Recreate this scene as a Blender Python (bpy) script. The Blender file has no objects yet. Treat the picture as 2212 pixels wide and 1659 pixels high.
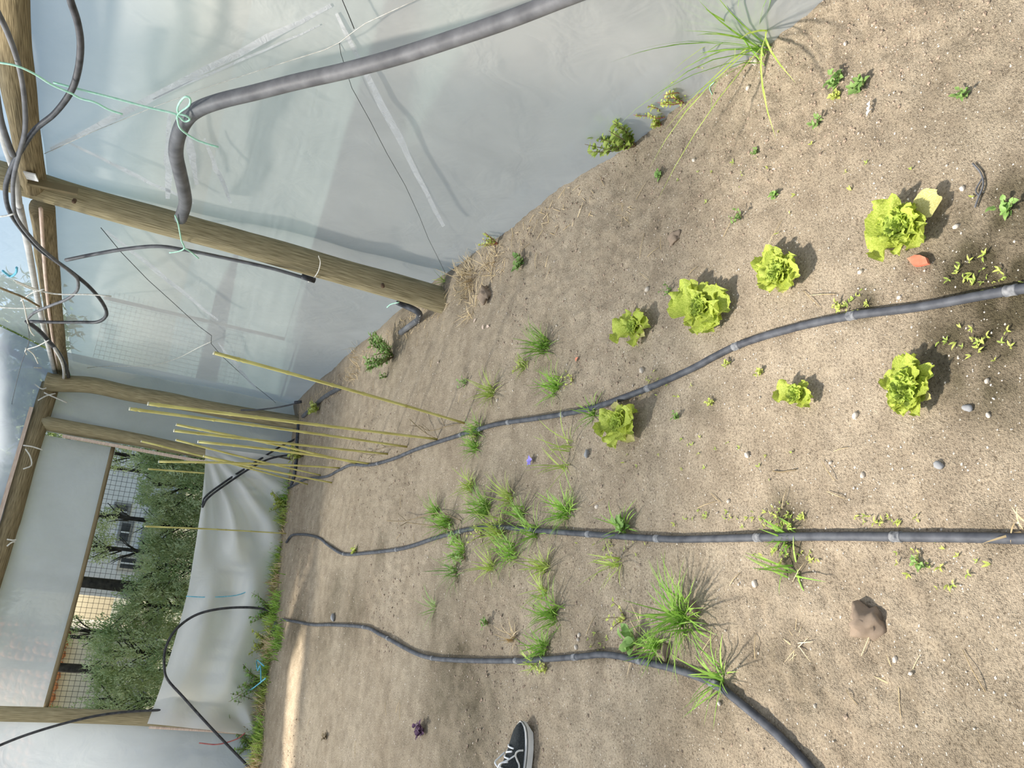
import bpy, math, random
import numpy as np
from mathutils import Vector, Matrix
random.seed(7)
scn = bpy.context.scene
col = scn.collection
PI = math.pi

# ------------------------------------------------------------------ camera (solved from the vanishing points of the photograph)
F = 1732.0; PX, PY = 1106.0, 829.5; H = 1.5
def ray(px, py): return np.array([px-PX, -(py-PY), -F])
dn = ray(4850, 1709); dn /= np.linalg.norm(dn)
fw = ray(216, 1208); fw -= fw.dot(dn)*dn; fw /= np.linalg.norm(fw)
ZZ = -dn; YY = fw; XX = np.cross(YY, ZZ)
RM = np.array([XX, YY, ZZ])
CP = np.array([0., 0., H])
cam_d = bpy.data.cameras.new('camera'); cam = bpy.data.objects.new('camera', cam_d); col.objects.link(cam)
cam_d.sensor_fit = 'HORIZONTAL'; cam_d.sensor_width = 36.0; cam_d.lens = F/2212*36
cam_d.clip_start = 0.05; cam_d.clip_end = 400
m4 = Matrix([list(RM[0])+[0], list(RM[1])+[0], list(RM[2])+[H], [0, 0, 0, 1]])
cam.matrix_world = m4
scn.camera = cam

# ------------------------------------------------------------------ world, sun, exposure
SUN_ELEV = math.radians(50)
SD = np.array([.77*math.cos(SUN_ELEV), -.64*math.cos(SUN_ELEV), -math.sin(SUN_ELEV)])   # the way the light travels
w = bpy.data.worlds.new('sky'); scn.world = w; w.use_nodes = True
nt = w.node_tree; nt.nodes.clear()
sky = nt.nodes.new('ShaderNodeTexSky'); sky.sky_type = 'NISHITA'; sky.sun_disc = False
sky.sun_elevation = SUN_ELEV; sky.sun_rotation = math.radians(-50); sky.air_density = 1.3; sky.dust_density = .6; sky.ozone_density = 2.5
bg = nt.nodes.new('ShaderNodeBackground'); wo = nt.nodes.new('ShaderNodeOutputWorld')
bg.inputs['Strength'].default_value = 0.105
nt.links.new(sky.outputs[0], bg.inputs[0]); nt.links.new(bg.outputs[0], wo.inputs[0])
sl = bpy.data.lights.new('sun', 'SUN'); sl.energy = 8.6; sl.angle = math.radians(4.0); sl.color = (1, .93, .82)
sun = bpy.data.objects.new('sun', sl); col.objects.link(sun); sun.location = (-6, 12, 14)
sun.rotation_euler = Vector(SD).to_track_quat('-Z', 'Y').to_euler()
scn.view_settings.view_transform = 'Standard'; scn.view_settings.look = 'None'
scn.view_settings.gamma = 1; scn.view_settings.use_curve_mapping = False
scn.view_settings.exposure = 0.53

# ------------------------------------------------------------------ pixel -> point helpers
def dr(px, py): return RM @ ray(px, py)
def noise2(x, y, seed=0):
    x = np.asarray(x, float); y = np.asarray(y, float)
    xi = np.floor(x).astype(np.int64); yi = np.floor(y).astype(np.int64)
    xf = x-xi; yf = y-yi
    u = xf*xf*(3-2*xf); v = yf*yf*(3-2*yf)
    def h(a, b):
        n = (a*374761393 + b*668265263 + seed*982451653) & 0xffffffff
        n = ((n ^ (n >> 13))*1274126177) & 0xffffffff
        return ((n ^ (n >> 16)) & 0xffff)/65535.0*2-1
    return (h(xi, yi)*(1-u)+h(xi+1, yi)*u)*(1-v)+(h(xi, yi+1)*(1-u)+h(xi+1, yi+1)*u)*v
def gh(x, y):
    x = np.asarray(x, float); y = np.asarray(y, float)
    rough = .35+.65*np.clip(noise2(x*1.3+3, y*1.3, 9)*1.6+.2, 0, 1)
    rough = np.maximum(rough, np.exp(-((x+.05)**2/.16+(y-1.45)**2/.25))*1.2)
    h = .010*noise2(x*1.1, y*.8, 1)+.006*noise2(x*4, y*3.2, 2)+.0035*noise2(x*13, y*11, 3)
    c1 = noise2(x*34, y*34, 4); c2 = noise2(x*75, y*75, 5)
    h = h+rough*(.0058*c1+.0030*c2) - .010*rough*np.clip(noise2(x*21, y*26, 6)-.55, 0, 1)
    # small ridge of soil against the right sheet and the end wall
    h = h+.03*np.exp(-((x-1.78)/.09)**2)
    return h
def ghs(x, y): return float(gh(x, y))
def G(px, py, dz=0.0):
    v = dr(px, py); z = 0.0
    for _ in range(4):
        t = (z-H)/v[2]; p = CP+t*v; z = ghs(p[0], p[1])
    p[2] = z+dz; return p
def atX(px, py, x): v = dr(px, py); return CP+(x/v[0])*v
def atY(px, py, y): v = dr(px, py); return CP+(y/v[1])*v
EA = np.array([1.64, 8.42]); EB = np.array([-1.5, 7.62])
_t = (EB-EA)/np.linalg.norm(EB-EA); EN = np.array([-_t[1], _t[0]])
if EN[1] > 0: EN = -EN                       # end wall normal, towards the camera
def atE(px, py, off=0.0):
    v = dr(px, py); k = (EN.dot(EA)+off-EN.dot(CP[:2]))/EN.dot(v[:2]); return CP+k*v
def endY(x, off=0.0): return EA[1]+(x-EA[0])*(EB[1]-EA[1])/(EB[0]-EA[0]) - off

# ------------------------------------------------------------------ materials
def newmat(name):
    m = bpy.data.materials.new(name); m.use_nodes = True; nt = m.node_tree
    return m, nt, nt.nodes['Principled BSDF']
def N(nt, t, **kw):
    n = nt.nodes.new(t)
    for k, v in kw.items(): setattr(n, k, v)
    return n
def ramp(nt, stops):
    r = N(nt, 'ShaderNodeValToRGB'); e = r.color_ramp.elements
    while len(e) < len(stops): e.new(.5)
    for i, (p, c) in enumerate(stops): e[i].position = p; e[i].color = (*c, 1)
    return r
def srgb(r, g, b): return tuple((c/255/12.92 if c/255 <= .04045 else ((c/255+.055)/1.055)**2.4) for c in (r, g, b))
def simple(name, c1, c2, scale=20, rough=.6, bump=.0, coords='Object', stretch=(1, 1, 1), spec=.3, rand=0.0, transl=0.0, detail=4):
    m, nt, b = newmat(name)
    tc = N(nt, 'ShaderNodeTexCoord'); mp = N(nt, 'ShaderNodeMapping'); mp.inputs['Scale'].default_value = stretch
    nt.links.new(tc.outputs[coords], mp.inputs[0])
    no = N(nt, 'ShaderNodeTexNoise'); no.inputs['Scale'].default_value = scale; no.inputs['Detail'].default_value = detail
    nt.links.new(mp.outputs[0], no.inputs['Vector'])
    r = ramp(nt, [(.32, c1), (.68, c2)]); nt.links.new(no.outputs[0], r.inputs[0])
    out = r.outputs[0]
    if rand:
        oi = N(nt, 'ShaderNodeObjectInfo'); hs = N(nt, 'ShaderNodeHueSaturation')
        ma = N(nt, 'ShaderNodeMapRange'); ma.inputs[3].default_value = 1-rand; ma.inputs[4].default_value = 1+rand
        nt.links.new(oi.outputs['Random'], ma.inputs[0]); nt.links.new(ma.outputs[0], hs.inputs['Value']); nt.links.new(out, hs.inputs['Color']); out = hs.outputs[0]
    nt.links.new(out, b.inputs['Base Color'])
    b.inputs['Roughness'].default_value = rough; b.inputs['Specular IOR Level'].default_value = spec
    if bump:
        bp = N(nt, 'ShaderNodeBump'); bp.inputs['Strength'].default_value = bump; bp.inputs['Distance'].default_value = .01
        nt.links.new(no.outputs[0], bp.inputs['Height']); nt.links.new(bp.outputs[0], b.inputs['Normal'])
    if transl:
        o = nt.nodes['Material Output']; t = N(nt, 'ShaderNodeBsdfTranslucent'); mx = N(nt, 'ShaderNodeMixShader'); mx.inputs[0].default_value = transl
        nt.links.new(out, t.inputs[0]); nt.links.new(b.outputs[0], mx.inputs[1]); nt.links.new(t.outputs[0], mx.inputs[2]); nt.links.new(mx.outputs[0], o.inputs[0])
    return m
def film(name, tint, transp=.25, transl=.5, dirt=.12, bump=.3, bscale=(1, 1, 1), gloss=.06, clear=(.96, .97, 1)):
    m = bpy.data.materials.new(name); m.use_nodes = True; nt = m.node_tree; nt.nodes.clear()
    o = N(nt, 'ShaderNodeOutputMaterial'); tc = N(nt, 'ShaderNodeTexCoord')
    mp = N(nt, 'ShaderNodeMapping'); mp.inputs['Scale'].default_value = bscale; nt.links.new(tc.outputs['Object'], mp.inputs[0])
    n1 = N(nt, 'ShaderNodeTexNoise'); n1.inputs['Scale'].default_value = 1.6; n1.inputs['Detail'].default_value = 7; n1.inputs['Roughness'].default_value = .6
    n1.inputs['Distortion'].default_value = .6
    nt.links.new(mp.outputs[0], n1.inputs['Vector'])
    r1 = ramp(nt, [(.3, tuple(c*(1-dirt) for c in tint)), (.7, tint)]); nt.links.new(n1.outputs[0], r1.inputs[0])
    n2 = N(nt, 'ShaderNodeTexNoise'); n2.inputs['Scale'].default_value = 5; n2.inputs['Detail'].default_value = 3; n2.inputs['Distortion'].default_value = 1.0
    nt.links.new(mp.outputs[0], n2.inputs['Vector'])
    bp = N(nt, 'ShaderNodeBump'); bp.inputs['Strength'].default_value = bump; bp.inputs['Distance'].default_value = .05
    nt.links.new(n2.outputs[0], bp.inputs['Height'])
    tl = N(nt, 'ShaderNodeBsdfTranslucent'); df = N(nt, 'ShaderNodeBsdfDiffuse'); tp = N(nt, 'ShaderNodeBsdfTransparent'); gl = N(nt, 'ShaderNodeBsdfGlossy')
    gl.inputs['Roughness'].default_value = .35
    for s in (tl, df): nt.links.new(r1.outputs[0], s.inputs['Color']); nt.links.new(bp.outputs[0], s.inputs['Normal'])
    nt.links.new(bp.outputs[0], gl.inputs['Normal']); tp.inputs['Color'].default_value = (*clear, 1)
    a = N(nt, 'ShaderNodeMixShader'); a.inputs[0].default_value = 1-transl/(1-transp)
    nt.links.new(tl.outputs[0], a.inputs[1]); nt.links.new(df.outputs[0], a.inputs[2])
    g = N(nt, 'ShaderNodeMixShader'); g.inputs[0].default_value = gloss
    nt.links.new(a.outputs[0], g.inputs[1]); nt.links.new(gl.outputs[0], g.inputs[2])
    b = N(nt, 'ShaderNodeMixShader'); b.inputs[0].default_value = transp
    nt.links.new(g.outputs[0], b.inputs[1]); nt.links.new(tp.outputs[0], b.inputs[2]); nt.links.new(b.outputs[0], o.inputs[0])
    return m

M = {}
def soil_mat():
    m, nt, b = newmat('sandy_soil')
    tc = N(nt, 'ShaderNodeTexCoord')
    def noi(s, d=6, r=.6):
        n = N(nt, 'ShaderNodeTexNoise'); n.inputs['Scale'].default_value = s; n.inputs['Detail'].default_value = d; n.inputs['Roughness'].default_value = r
        nt.links.new(tc.outputs['Object'], n.inputs['Vector']); return n
    big = noi(1.7); mid = noi(11); fine = noi(160, 3); grit = noi(420, 2)
    r1 = ramp(nt, [(.3, (.42, .335, .235)), (.7, (.54, .445, .325))]); nt.links.new(big.outputs[0], r1.inputs[0])
    r2 = ramp(nt, [(.3, (.74, .73, .72)), (.62, (1.03, 1.03, 1.03))]); nt.links.new(mid.outputs[0], r2.inputs[0])
    r3 = ramp(nt, [(.28, (.42, .40, .38)), (.45, (.92, .92, .92)), (.72, (1.22, 1.22, 1.22))]); nt.links.new(fine.outputs[0], r3.inputs[0])
    def mul(a, b_, f=1.0):
        x = N(nt, 'ShaderNodeMix', data_type='RGBA', blend_type='MULTIPLY'); x.inputs[0].default_value = f
        nt.links.new(a, x.inputs[6]); nt.links.new(b_, x.inputs[7]); return x.outputs[2]
    c = mul(mul(r1.outputs[0], r2.outputs[0]), r3.outputs[0])
    # pale grit specks
    vo = N(nt, 'ShaderNodeTexVoronoi'); vo.inputs['Scale'].default_value = 70; nt.links.new(tc.outputs['Object'], vo.inputs['Vector'])
    rs = ramp(nt, [(.10, (1, 1, 1)), (.16, (0, 0, 0))]); nt.links.new(vo.outputs['Distance'], rs.inputs[0])
    gate = ramp(nt, [(.60, (0, 0, 0)), (.62, (1, 1, 1))]); sepc = N(nt, 'ShaderNodeSeparateColor'); nt.links.new(vo.outputs['Color'], sepc.inputs[0]); nt.links.new(sepc.outputs[0], gate.inputs[0])
    mm = N(nt, 'ShaderNodeMath', operation='MULTIPLY'); nt.links.new(rs.outputs[0], mm.inputs[0]); nt.links.new(gate.outputs[0], mm.inputs[1])
    x = N(nt, 'ShaderNodeMix', data_type='RGBA'); nt.links.new(mm.outputs[0], x.inputs[0]); nt.links.new(c, x.inputs[6]); x.inputs[7].default_value = (.80, .72, .60, 1); c = x.outputs[2]
    # damp, algae-darkened soil, plus the shade painted in beyond the shoe
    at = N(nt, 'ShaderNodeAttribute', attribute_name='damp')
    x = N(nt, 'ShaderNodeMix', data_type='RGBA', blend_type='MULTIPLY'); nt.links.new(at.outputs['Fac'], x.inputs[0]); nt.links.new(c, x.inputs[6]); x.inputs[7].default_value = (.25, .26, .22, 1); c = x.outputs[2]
    nt.links.new(c, b.inputs['Base Color']); b.inputs['Roughness'].default_value = .95; b.inputs['Specular IOR Level'].default_value = .1
    ad = N(nt, 'ShaderNodeMath', operation='ADD'); nt.links.new(fine.outputs[0], ad.inputs[0]); nt.links.new(grit.outputs[0], ad.inputs[1])
    bp = N(nt, 'ShaderNodeBump'); bp.inputs['Strength'].default_value = .8; bp.inputs['Distance'].default_value = .008
    nt.links.new(ad.outputs[0], bp.inputs['Height']); nt.links.new(bp.outputs[0], b.inputs['Normal'])
    return m
M['soil'] = soil_mat()
M['film_wall'] = film('greenhouse_film', (.90, .865, .80), .26, .44, .14, .22, gloss=.03, clear=(.50, .75, 1))
M['film_roof'] = film('roof_film', (.80, .86, .95), .55, .25, .08, .3)
M['film_far_roof'] = film('far_roof_film', (.80, .87, .99), .24, .50, .08, .3, clear=(.88, .94, 1))
M['film_left'] = film('left_end_film', (.66, .71, .76), .05, .30, .16, .25, gloss=.03)
M['film_end'] = film('end_film', (.76, .79, .81), .06, .44, .16, .25, gloss=.03)
M['film_tarp'] = film('loose_film', (.93, .92, .88), .06, .46, .06, .15, gloss=.10)
M['crease'] = film('creased_film', (.84, .84, .84), .28, .40, .12, .3, (3, 3, 3))
M['wood'] = simple('weathered_wood', (.20, .165, .09), (.46, .39, .24), 9, .85, .35, 'UV', (9, .9, 1), .1)
M['wood_dark'] = simple('old_eave_wood', (.13, .10, .055), (.36, .29, .17), 9, .85, .35, 'UV', (9, .9, 1), .1)
M['wood_knot'] = simple('wood_knot', (.08, .05, .03), (.16, .10, .06), 60, .9)
M['lath'] = simple('pale_lath', (.62, .45, .36), (.80, .64, .52), 14, .8, .1, 'Object', (1, 1, 8))
M['pipe_grey'] = simple('grey_pipe', (.09, .09, .095), (.17, .17, .175), 16, .55, .05, spec=.35)
M['pipe_light'] = simple('pale_grey_pipe', (.42, .41, .38), (.60, .58, .54), 14, .6)
M['hose'] = simple('dusty_black_hose', (.040, .043, .052), (.105, .11, .122), 26, .6, .12, spec=.3)
M['dust'] = simple('dusty_coupler', (.10, .105, .115), (.28, .28, .28), 90, .8)
M['black'] = simple('black_tube', (.02, .02, .022), (.07, .07, .075), 30, .45)
M['black_wire'] = simple('dark_wire', (.03, .03, .03), (.06, .06, .06), 30, .5)
M['pale_wire'] = simple('galvanised_wire', (.40, .38, .33), (.62, .60, .54), 40, .5)
M['twine_green'] = simple('green_twine', (.45, .80, .62), (.66, .95, .80), 60, .7, transl=.2)
M['twine_blue'] = simple('blue_twine', (.12, .50, .68), (.30, .72, .85), 60, .7, transl=.2)
M['raffia'] = simple('white_raffia', (.70, .66, .56), (.92, .90, .84), 60, .7, transl=.3)
M['cane'] = simple('bamboo_cane', (.40, .33, .08), (.72, .66, .24), 3.2, .5, .05, 'UV', (1, 2.2, 1), .3, .08)
M['cane_end'] = simple('cut_cane', (.75, .70, .50), (.88, .84, .66), 30, .7)
M['lettuce'] = simple('lettuce_leaf', (.36, .46, .05), (.60, .66, .13), 26, .5, .3, transl=.30, rand=.10)
M['lettuce_in'] = simple('lettuce_heart', (.34, .48, .05), (.62, .72, .15), 40, .5, .3, transl=.30, rand=.12)
M['lettuce_old'] = simple('lettuce_yellow_leaf', (.50, .46, .14), (.70, .66, .30), 30, .7, .2, transl=.25, rand=.1)
M['grass'] = simple('grass_blade', (.16, .34, .04), (.42, .62, .12), 18, .55, transl=.3, rand=.15)
M['grass_y'] = simple('young_grass', (.34, .46, .07), (.60, .70, .20), 18, .55, transl=.3, rand=.15)
M['leaf'] = simple('weed_leaf', (.17, .31, .07), (.36, .52, .16), 30, .55, transl=.25, rand=.18)
M['leaf_y'] = simple('purslane_leaf', (.42, .50, .08), (.74, .76, .24), 30, .5, transl=.25, rand=.12)
M['stem_red'] = simple('red_stem', (.38, .08, .10), (.55, .20, .16), 30, .6)
M['stem'] = simple('brown_stem', (.16, .12, .07), (.32, .24, .13), 30, .7)
M['straw'] = simple('dry_straw', (.50, .36, .18), (.78, .62, .38), 20, .8, rand=.2)
M['pebble'] = simple('pale_pebble', (.52, .44, .34), (.78, .70, .60), 40, .8, .1, rand=.2)
M['pebble_grey'] = simple('grey_pebble', (.24, .24, .24), (.36, .36, .36), 40, .8, .1, rand=.1)
M['clod'] = simple('soil_clod', (.34, .25, .18), (.50, .39, .29), 50, .95, .6, spec=.1)
M['brick'] = simple('red_tile', (.50, .13, .07), (.72, .26, .16), 30, .8)
M['white'] = simple('white_paper', (.75, .75, .74), (.92, .92, .92), 30, .7)
M['purple'] = simple('purple_petal', (.22, .18, .58), (.40, .34, .78), 30, .7)
M['purple_dark'] = simple('dark_purple_leaf', (.05, .02, .05), (.16, .07, .13), 30, .6)
M['conifer'] = simple('conifer_spray', (.34, .46, .17), (.88, .92, .55), 3.0, .6, transl=.25)
M['bark'] = simple('dark_bark', (.03, .028, .025), (.08, .07, .06), 20, .9, .4)
M['wall_white'] = simple('white_render', (.80, .80, .80), (.90, .90, .90), 2, .9)
M['wall_cream'] = simple('cream_render', (.66, .60, .50), (.78, .72, .62), 2, .9)
M['glass'] = simple('dark_window', (.03, .035, .045), (.09, .10, .12), 2, .15, spec=.6)
M['roof_tile'] = simple('orange_roof_tile', (.56, .20, .09), (.78, .34, .17), 2, .9)
M['road'] = simple('outside_ground', (.11, .125, .085), (.21, .20, .14), .9, .95, .2)
M['canvas'] = simple('black_canvas', (.030, .034, .033), (.062, .066, .066), 240, .9, .2, spec=.15)
M['rubber_white'] = simple('white_rubber', (.62, .60, .55), (.78, .76, .72), 20, .6)
M['denim'] = simple('blue_denim', (.05, .08, .16), (.10, .15, .27), 90, .9, .2)
M['cotton'] = simple('grey_cotton', (.30, .30, .32), (.40, .40, .42), 60, .9)
M['skin'] = simple('skin', (.58, .36, .26), (.66, .42, .31), 12, .5)
M['hair'] = simple('brown_hair', (.04, .025, .015), (.10, .06, .035), 60, .6)

# ------------------------------------------------------------------ builders
def tag(o, label=None, cat=None, group=None, kind=None):
    if label: o['label'] = label
    if cat: o['category'] = cat
    if group: o['group'] = group
    if kind: o['kind'] = kind
    return o
def empty(name, loc):
    o = bpy.data.objects.new(name, None); col.objects.link(o); o.location = tuple(loc); o.empty_display_size = .05; return o
def mk(name, V, Fc, mat, parent=None, loc=None, smooth=True, uv=None, mats=None, mi=None):
    """one mesh object; V are world points, kept relative to the parent (or to loc)"""
    base = np.array(parent['_base']) if parent is not None else (np.array(loc) if loc is not None else np.zeros(3))
    V = np.asarray(V, float)-base
    me = bpy.data.meshes.new(name); me.from_pydata(V.tolist(), [], [tuple(int(i) for i in f) for f in Fc])
    if mats:
        for q in mats: me.materials.append(q)
        if mi is not None: me.polygons.foreach_set('material_index', mi)
    else: me.materials.append(mat)
    if smooth: me.polygons.foreach_set('use_smooth', [True]*len(me.polygons))
    if uv is not None:
        l = me.uv_layers.new(name='UVMap'); idx = np.zeros(len(me.loops), np.int32); me.loops.foreach_get('vertex_index', idx)
        l.data.foreach_set('uv', np.asarray(uv)[idx].ravel())
    me.update()
    o = bpy.data.objects.new(name, me); col.objects.link(o)
    if parent is not None: o.parent = parent
    else: o.location = tuple(base)
    return o
def thing(name, loc, label, cat, group=None):
    o = empty(name, loc); o['_base'] = [float(c) for c in loc]; return tag(o, label, cat, group)
class MB:
    def __init__(s): s.V = []; s.F = []; s.UV = []; s.n = 0; s.MI = []
    def add(s, V, Fc, uv=None, mi=0):
        V = np.asarray(V, float); s.V.append(V); s.F += [tuple(i+s.n for i in f) for f in Fc]; s.MI += [mi]*len(Fc)
        s.UV.append(np.asarray(uv, float) if uv is not None else np.zeros((len(V), 2))); s.n += len(V); return s
    def build(s, name, mat, parent=None, loc=None, smooth=True, mats=None):
        return mk(name, np.vstack(s.V), s.F, mat, parent, loc, smooth, np.vstack(s.UV), mats, s.MI if mats else None)
def smoothpts(P, n=8):
    P = [np.array(p, float) for p in P]
    if len(P) < 3: return [P[0]+(P[-1]-P[0])*t for t in np.linspace(0, 1, n)]
    Q = [2*P[0]-P[1]]+P+[2*P[-1]-P[-2]]; out = []
    for i in range(1, len(Q)-2):
        for k in range(n):
            t = k/n; a, b, c, d_ = Q[i-1], Q[i], Q[i+1], Q[i+2]
            out.append(.5*((2*b)+(-a+c)*t+(2*a-5*b+4*c-d_)*t*t+(-a+3*b-3*c+d_)*t**3))
    out.append(P[-1]); return out
def tube(P, r, seg=8, cap=True, wob=0, seed=0):
    """r: number or function of t(0..1)"""
    P = [np.array(p, float) for p in P]; n = len(P); V = []; Fc = []; UV = []
    T = [P[min(i+1, n-1)]-P[max(i-1, 0)] for i in range(n)]; T = [t/(np.linalg.norm(t)+1e-9) for t in T]
    up = np.array([0, 0, 1.]) if abs(T[0][2]) < .9 else np.array([1., 0, 0])
    u = np.cross(T[0], up); u /= np.linalg.norm(u); L = 0
    for i in range(n):
        if i: L += np.linalg.norm(P[i]-P[i-1])
        u = u-T[i]*u.dot(T[i]); u /= (np.linalg.norm(u)+1e-9); v = np.cross(T[i], u)
        rr = r(i/(n-1)) if callable(r) else r
        for k in range(seg):
            a = 2*PI*k/seg; q = rr
            if wob: q = rr*(1+wob*float(noise2(k*.9+seed*7, L*3, seed))*1.0)
            V.append(P[i]+q*(math.cos(a)*u+math.sin(a)*v)); UV.append((abs(2*k/seg-1)*.5, L))
    for i in range(n-1):
        for k in range(seg):
            a = i*seg+k; b = i*seg+(k+1) % seg; Fc.append((a, b, b+seg, a+seg))
    if cap: Fc.append(tuple(range(seg-1, -1, -1))); Fc.append(tuple((n-1)*seg+k for k in range(seg)))
    return V, Fc, UV
def tubeobj(name, P, r, mat, parent=None, loc=None, seg=8, n=6, **kw):
    S = smoothpts(P, n) if n else P
    V, Fc, UV = tube(S, r, seg, **kw)
    return mk(name, V, Fc, mat, parent, (loc if loc is not None else (None if parent is not None else P[-1])), uv=UV)
def boxbar(a, b, w_, h_, side=None):
    """a rectangular bar from a to b"""
    a = np.array(a, float); b = np.array(b, float); t = (b-a)/np.linalg.norm(b-a)
    s = np.cross(t, [0, 0, 1.]) if side is None else np.array(side, float); s = s-t*s.dot(t); s /= np.linalg.norm(s); k = np.cross(t, s)
    V = []
    for p in (a, b):
        for i, j in ((-1, -1), (1, -1), (1, 1), (-1, 1)): V.append(p+s*i*w_/2+k*j*h_/2)
    return V, [(3, 2, 1, 0), (4, 5, 6, 7), (0, 1, 5, 4), (1, 2, 6, 5), (2, 3, 7, 6), (3, 0, 4, 7)], [(0, 0)]*8
def sheet(name, bot, top, nu, nv, amp, mat, seed=1, normal=None, fold=None, parent=None, kind='structure'):
    """ruled surface between two polylines, rippled along its normal"""
    def rs(P, n):
        P = np.array(P, float); s = np.r_[0, np.cumsum(np.linalg.norm(np.diff(P, axis=0), axis=1))]; s /= s[-1]
        t = np.linspace(0, 1, n); return np.stack([np.interp(t, s, P[:, k]) for k in range(3)], 1)
    B = rs(bot, nu); T = rs(top, nu); V = []; UV = []
    nrm = np.array(normal if normal is not None else [1., 0, 0])
    for j in range(nv):
        t = j/(nv-1); row = B*(1-t)+T*t
        for i in range(nu):
            u = i/(nu-1); d = amp*float(noise2(row[i][0]*2+row[i][1]*2, row[i][2]*2.2, seed))+amp*.4*float(noise2(row[i][0]*6+row[i][1]*6, row[i][2]*5, seed+1))
            if fold: d += fold(u, t)
            V.append(row[i]+nrm*d); UV.append((u, t))
    Fc = [(j*nu+i, j*nu+i+1, (j+1)*nu+i+1, (j+1)*nu+i) for j in range(nv-1) for i in range(nu-1)]
    o = mk(name, V, Fc, mat, parent, None if parent is not None else (0, 0, 0), uv=UV)
    if kind and parent is None: o['kind'] = kind
    return o

# ================================================================== THE SETTING
# --- floor: sandy bed, finer towards the camera
ys = [-1.2, -.8, -.4, 0., .3]; y = .5
while y < 9.0: ys.append(y); y += max(.005, .0058*y)
ys = np.array(ys); xs = np.r_[np.arange(-4.5, -1.7, .06), np.arange(-1.7, 2.05, .0085)]
GX, GY = np.meshgrid(xs, ys); GZ = gh(GX, GY)
V = np.stack([GX.ravel(), GY.ravel(), GZ.ravel()], 1)
nx, ny = len(xs), len(ys)
ii, jj = np.meshgrid(np.arange(nx-1), np.arange(ny-1)); a = (jj*nx+ii).ravel()
FQ = np.stack([a, a+1, a+1+nx, a+nx], 1)
me = bpy.data.meshes.new('floor'); me.vertices.add(len(V)); me.vertices.foreach_set('co', V.ravel())
me.loops.add(FQ.size); me.loops.foreach_set('vertex_index', FQ.ravel().astype(np.int32))
me.polygons.add(len(FQ)); me.polygons.foreach_set('loop_start', np.arange(0, FQ.size, 4, dtype=np.int32)); me.polygons.foreach_set('loop_total', np.full(len(FQ), 4, np.int32))
me.polygons.foreach_set('use_smooth', np.ones(len(FQ), bool)); me.update(); me.validate()
damp = np.zeros(len(V))  # soil darkening: real damp and painted shade share this map
DAMP_SHADE = [(2190, 560, .20, 1.0), (2150, 720, .17, 1.0), (2230, 680, .22, 1.0), (2070, 610, .06, .7), (1690, 1130, .085, .85), (1700, 1195, .07, .8), (1860, 660, .05, .7), (1420, 820, .05, .5),
        (1520, 870, .08, .35), (1290, 1385, .07, .5), (990, 1450, .2, .55), (960, 1480, .3, .45), (1020, 1560, .3, .45), (1000, 1640, .35, .4), (720, 1300, .25, .45), (760, 1330, .3, .35), (640, 1360, .3, .5), (700, 1380, .3, .35), (950, 1370, .35, .3),  # includes the soft shade beyond the shoe, painted as dark blobs
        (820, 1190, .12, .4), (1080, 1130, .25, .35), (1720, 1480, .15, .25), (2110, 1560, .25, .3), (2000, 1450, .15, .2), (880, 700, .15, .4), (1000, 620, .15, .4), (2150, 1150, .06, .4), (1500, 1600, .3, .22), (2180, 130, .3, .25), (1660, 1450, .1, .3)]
for (px, py, r, s) in DAMP_SHADE:
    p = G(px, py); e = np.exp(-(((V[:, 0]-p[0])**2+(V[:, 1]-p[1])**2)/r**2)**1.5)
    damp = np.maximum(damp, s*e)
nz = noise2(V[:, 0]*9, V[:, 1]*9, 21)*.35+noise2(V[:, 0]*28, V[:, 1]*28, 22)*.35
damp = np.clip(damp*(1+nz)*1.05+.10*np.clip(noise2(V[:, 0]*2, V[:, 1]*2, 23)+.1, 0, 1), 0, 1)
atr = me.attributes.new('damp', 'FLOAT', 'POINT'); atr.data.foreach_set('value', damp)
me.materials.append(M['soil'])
floor = bpy.data.objects.new('floor', me); col.objects.link(floor)
tag(floor, 'bare sandy brown soil bed dotted with grit', kind='structure')

# --- right wall: polythene sheet buried in the soil, folding round the eave
wb = [(-1.5, 1.74), (.6, 1.74)]+[(G(px, py)[1], G(px, py)[0]) for px, py in ((1780, 0), (1640, 110), (1480, 220), (1340, 320), (1210, 400), (1085, 500), (960, 590))]+[(6.3, 1.84), (8.46, 1.78)]
bot = [(x, y, -.03) for y, x in wb]; top = [(1.77, y, 2.12) for y, x in wb]
def rfold(u, t):
    return .02*math.sin(t*3+u*9)*math.exp(-((u-.2)/.4)**2)
sheet('wall_right', bot, top, 150, 50, .018, M['film_wall'], 3, (1, 0, 0), rfold)
tag(bpy.data.objects['wall_right'], 'milky greenhouse film side wall, its lower edge buried in the soil')
RID = 4.35; RS = .62
def roofz(y):
    # roof modules: ridge lines run across, valleys at y = 8.4, .3
    return 2.2+RS*((8.35-RID)-abs(y-RID)) if y > .3 else 2.2+RS*((.3-y) if y > -2 else (y+4.3))
gy = [-4.3, -2, .3, RID, 8.46]
sheet('trim_gable_film', [(1.78, a_, 2.12) for a_ in gy], [(1.78, a_, max(roofz(a_), 2.125)) for a_ in gy], 60, 14, .02, M['film_roof'], 5, (1, 0, 0))
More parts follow.
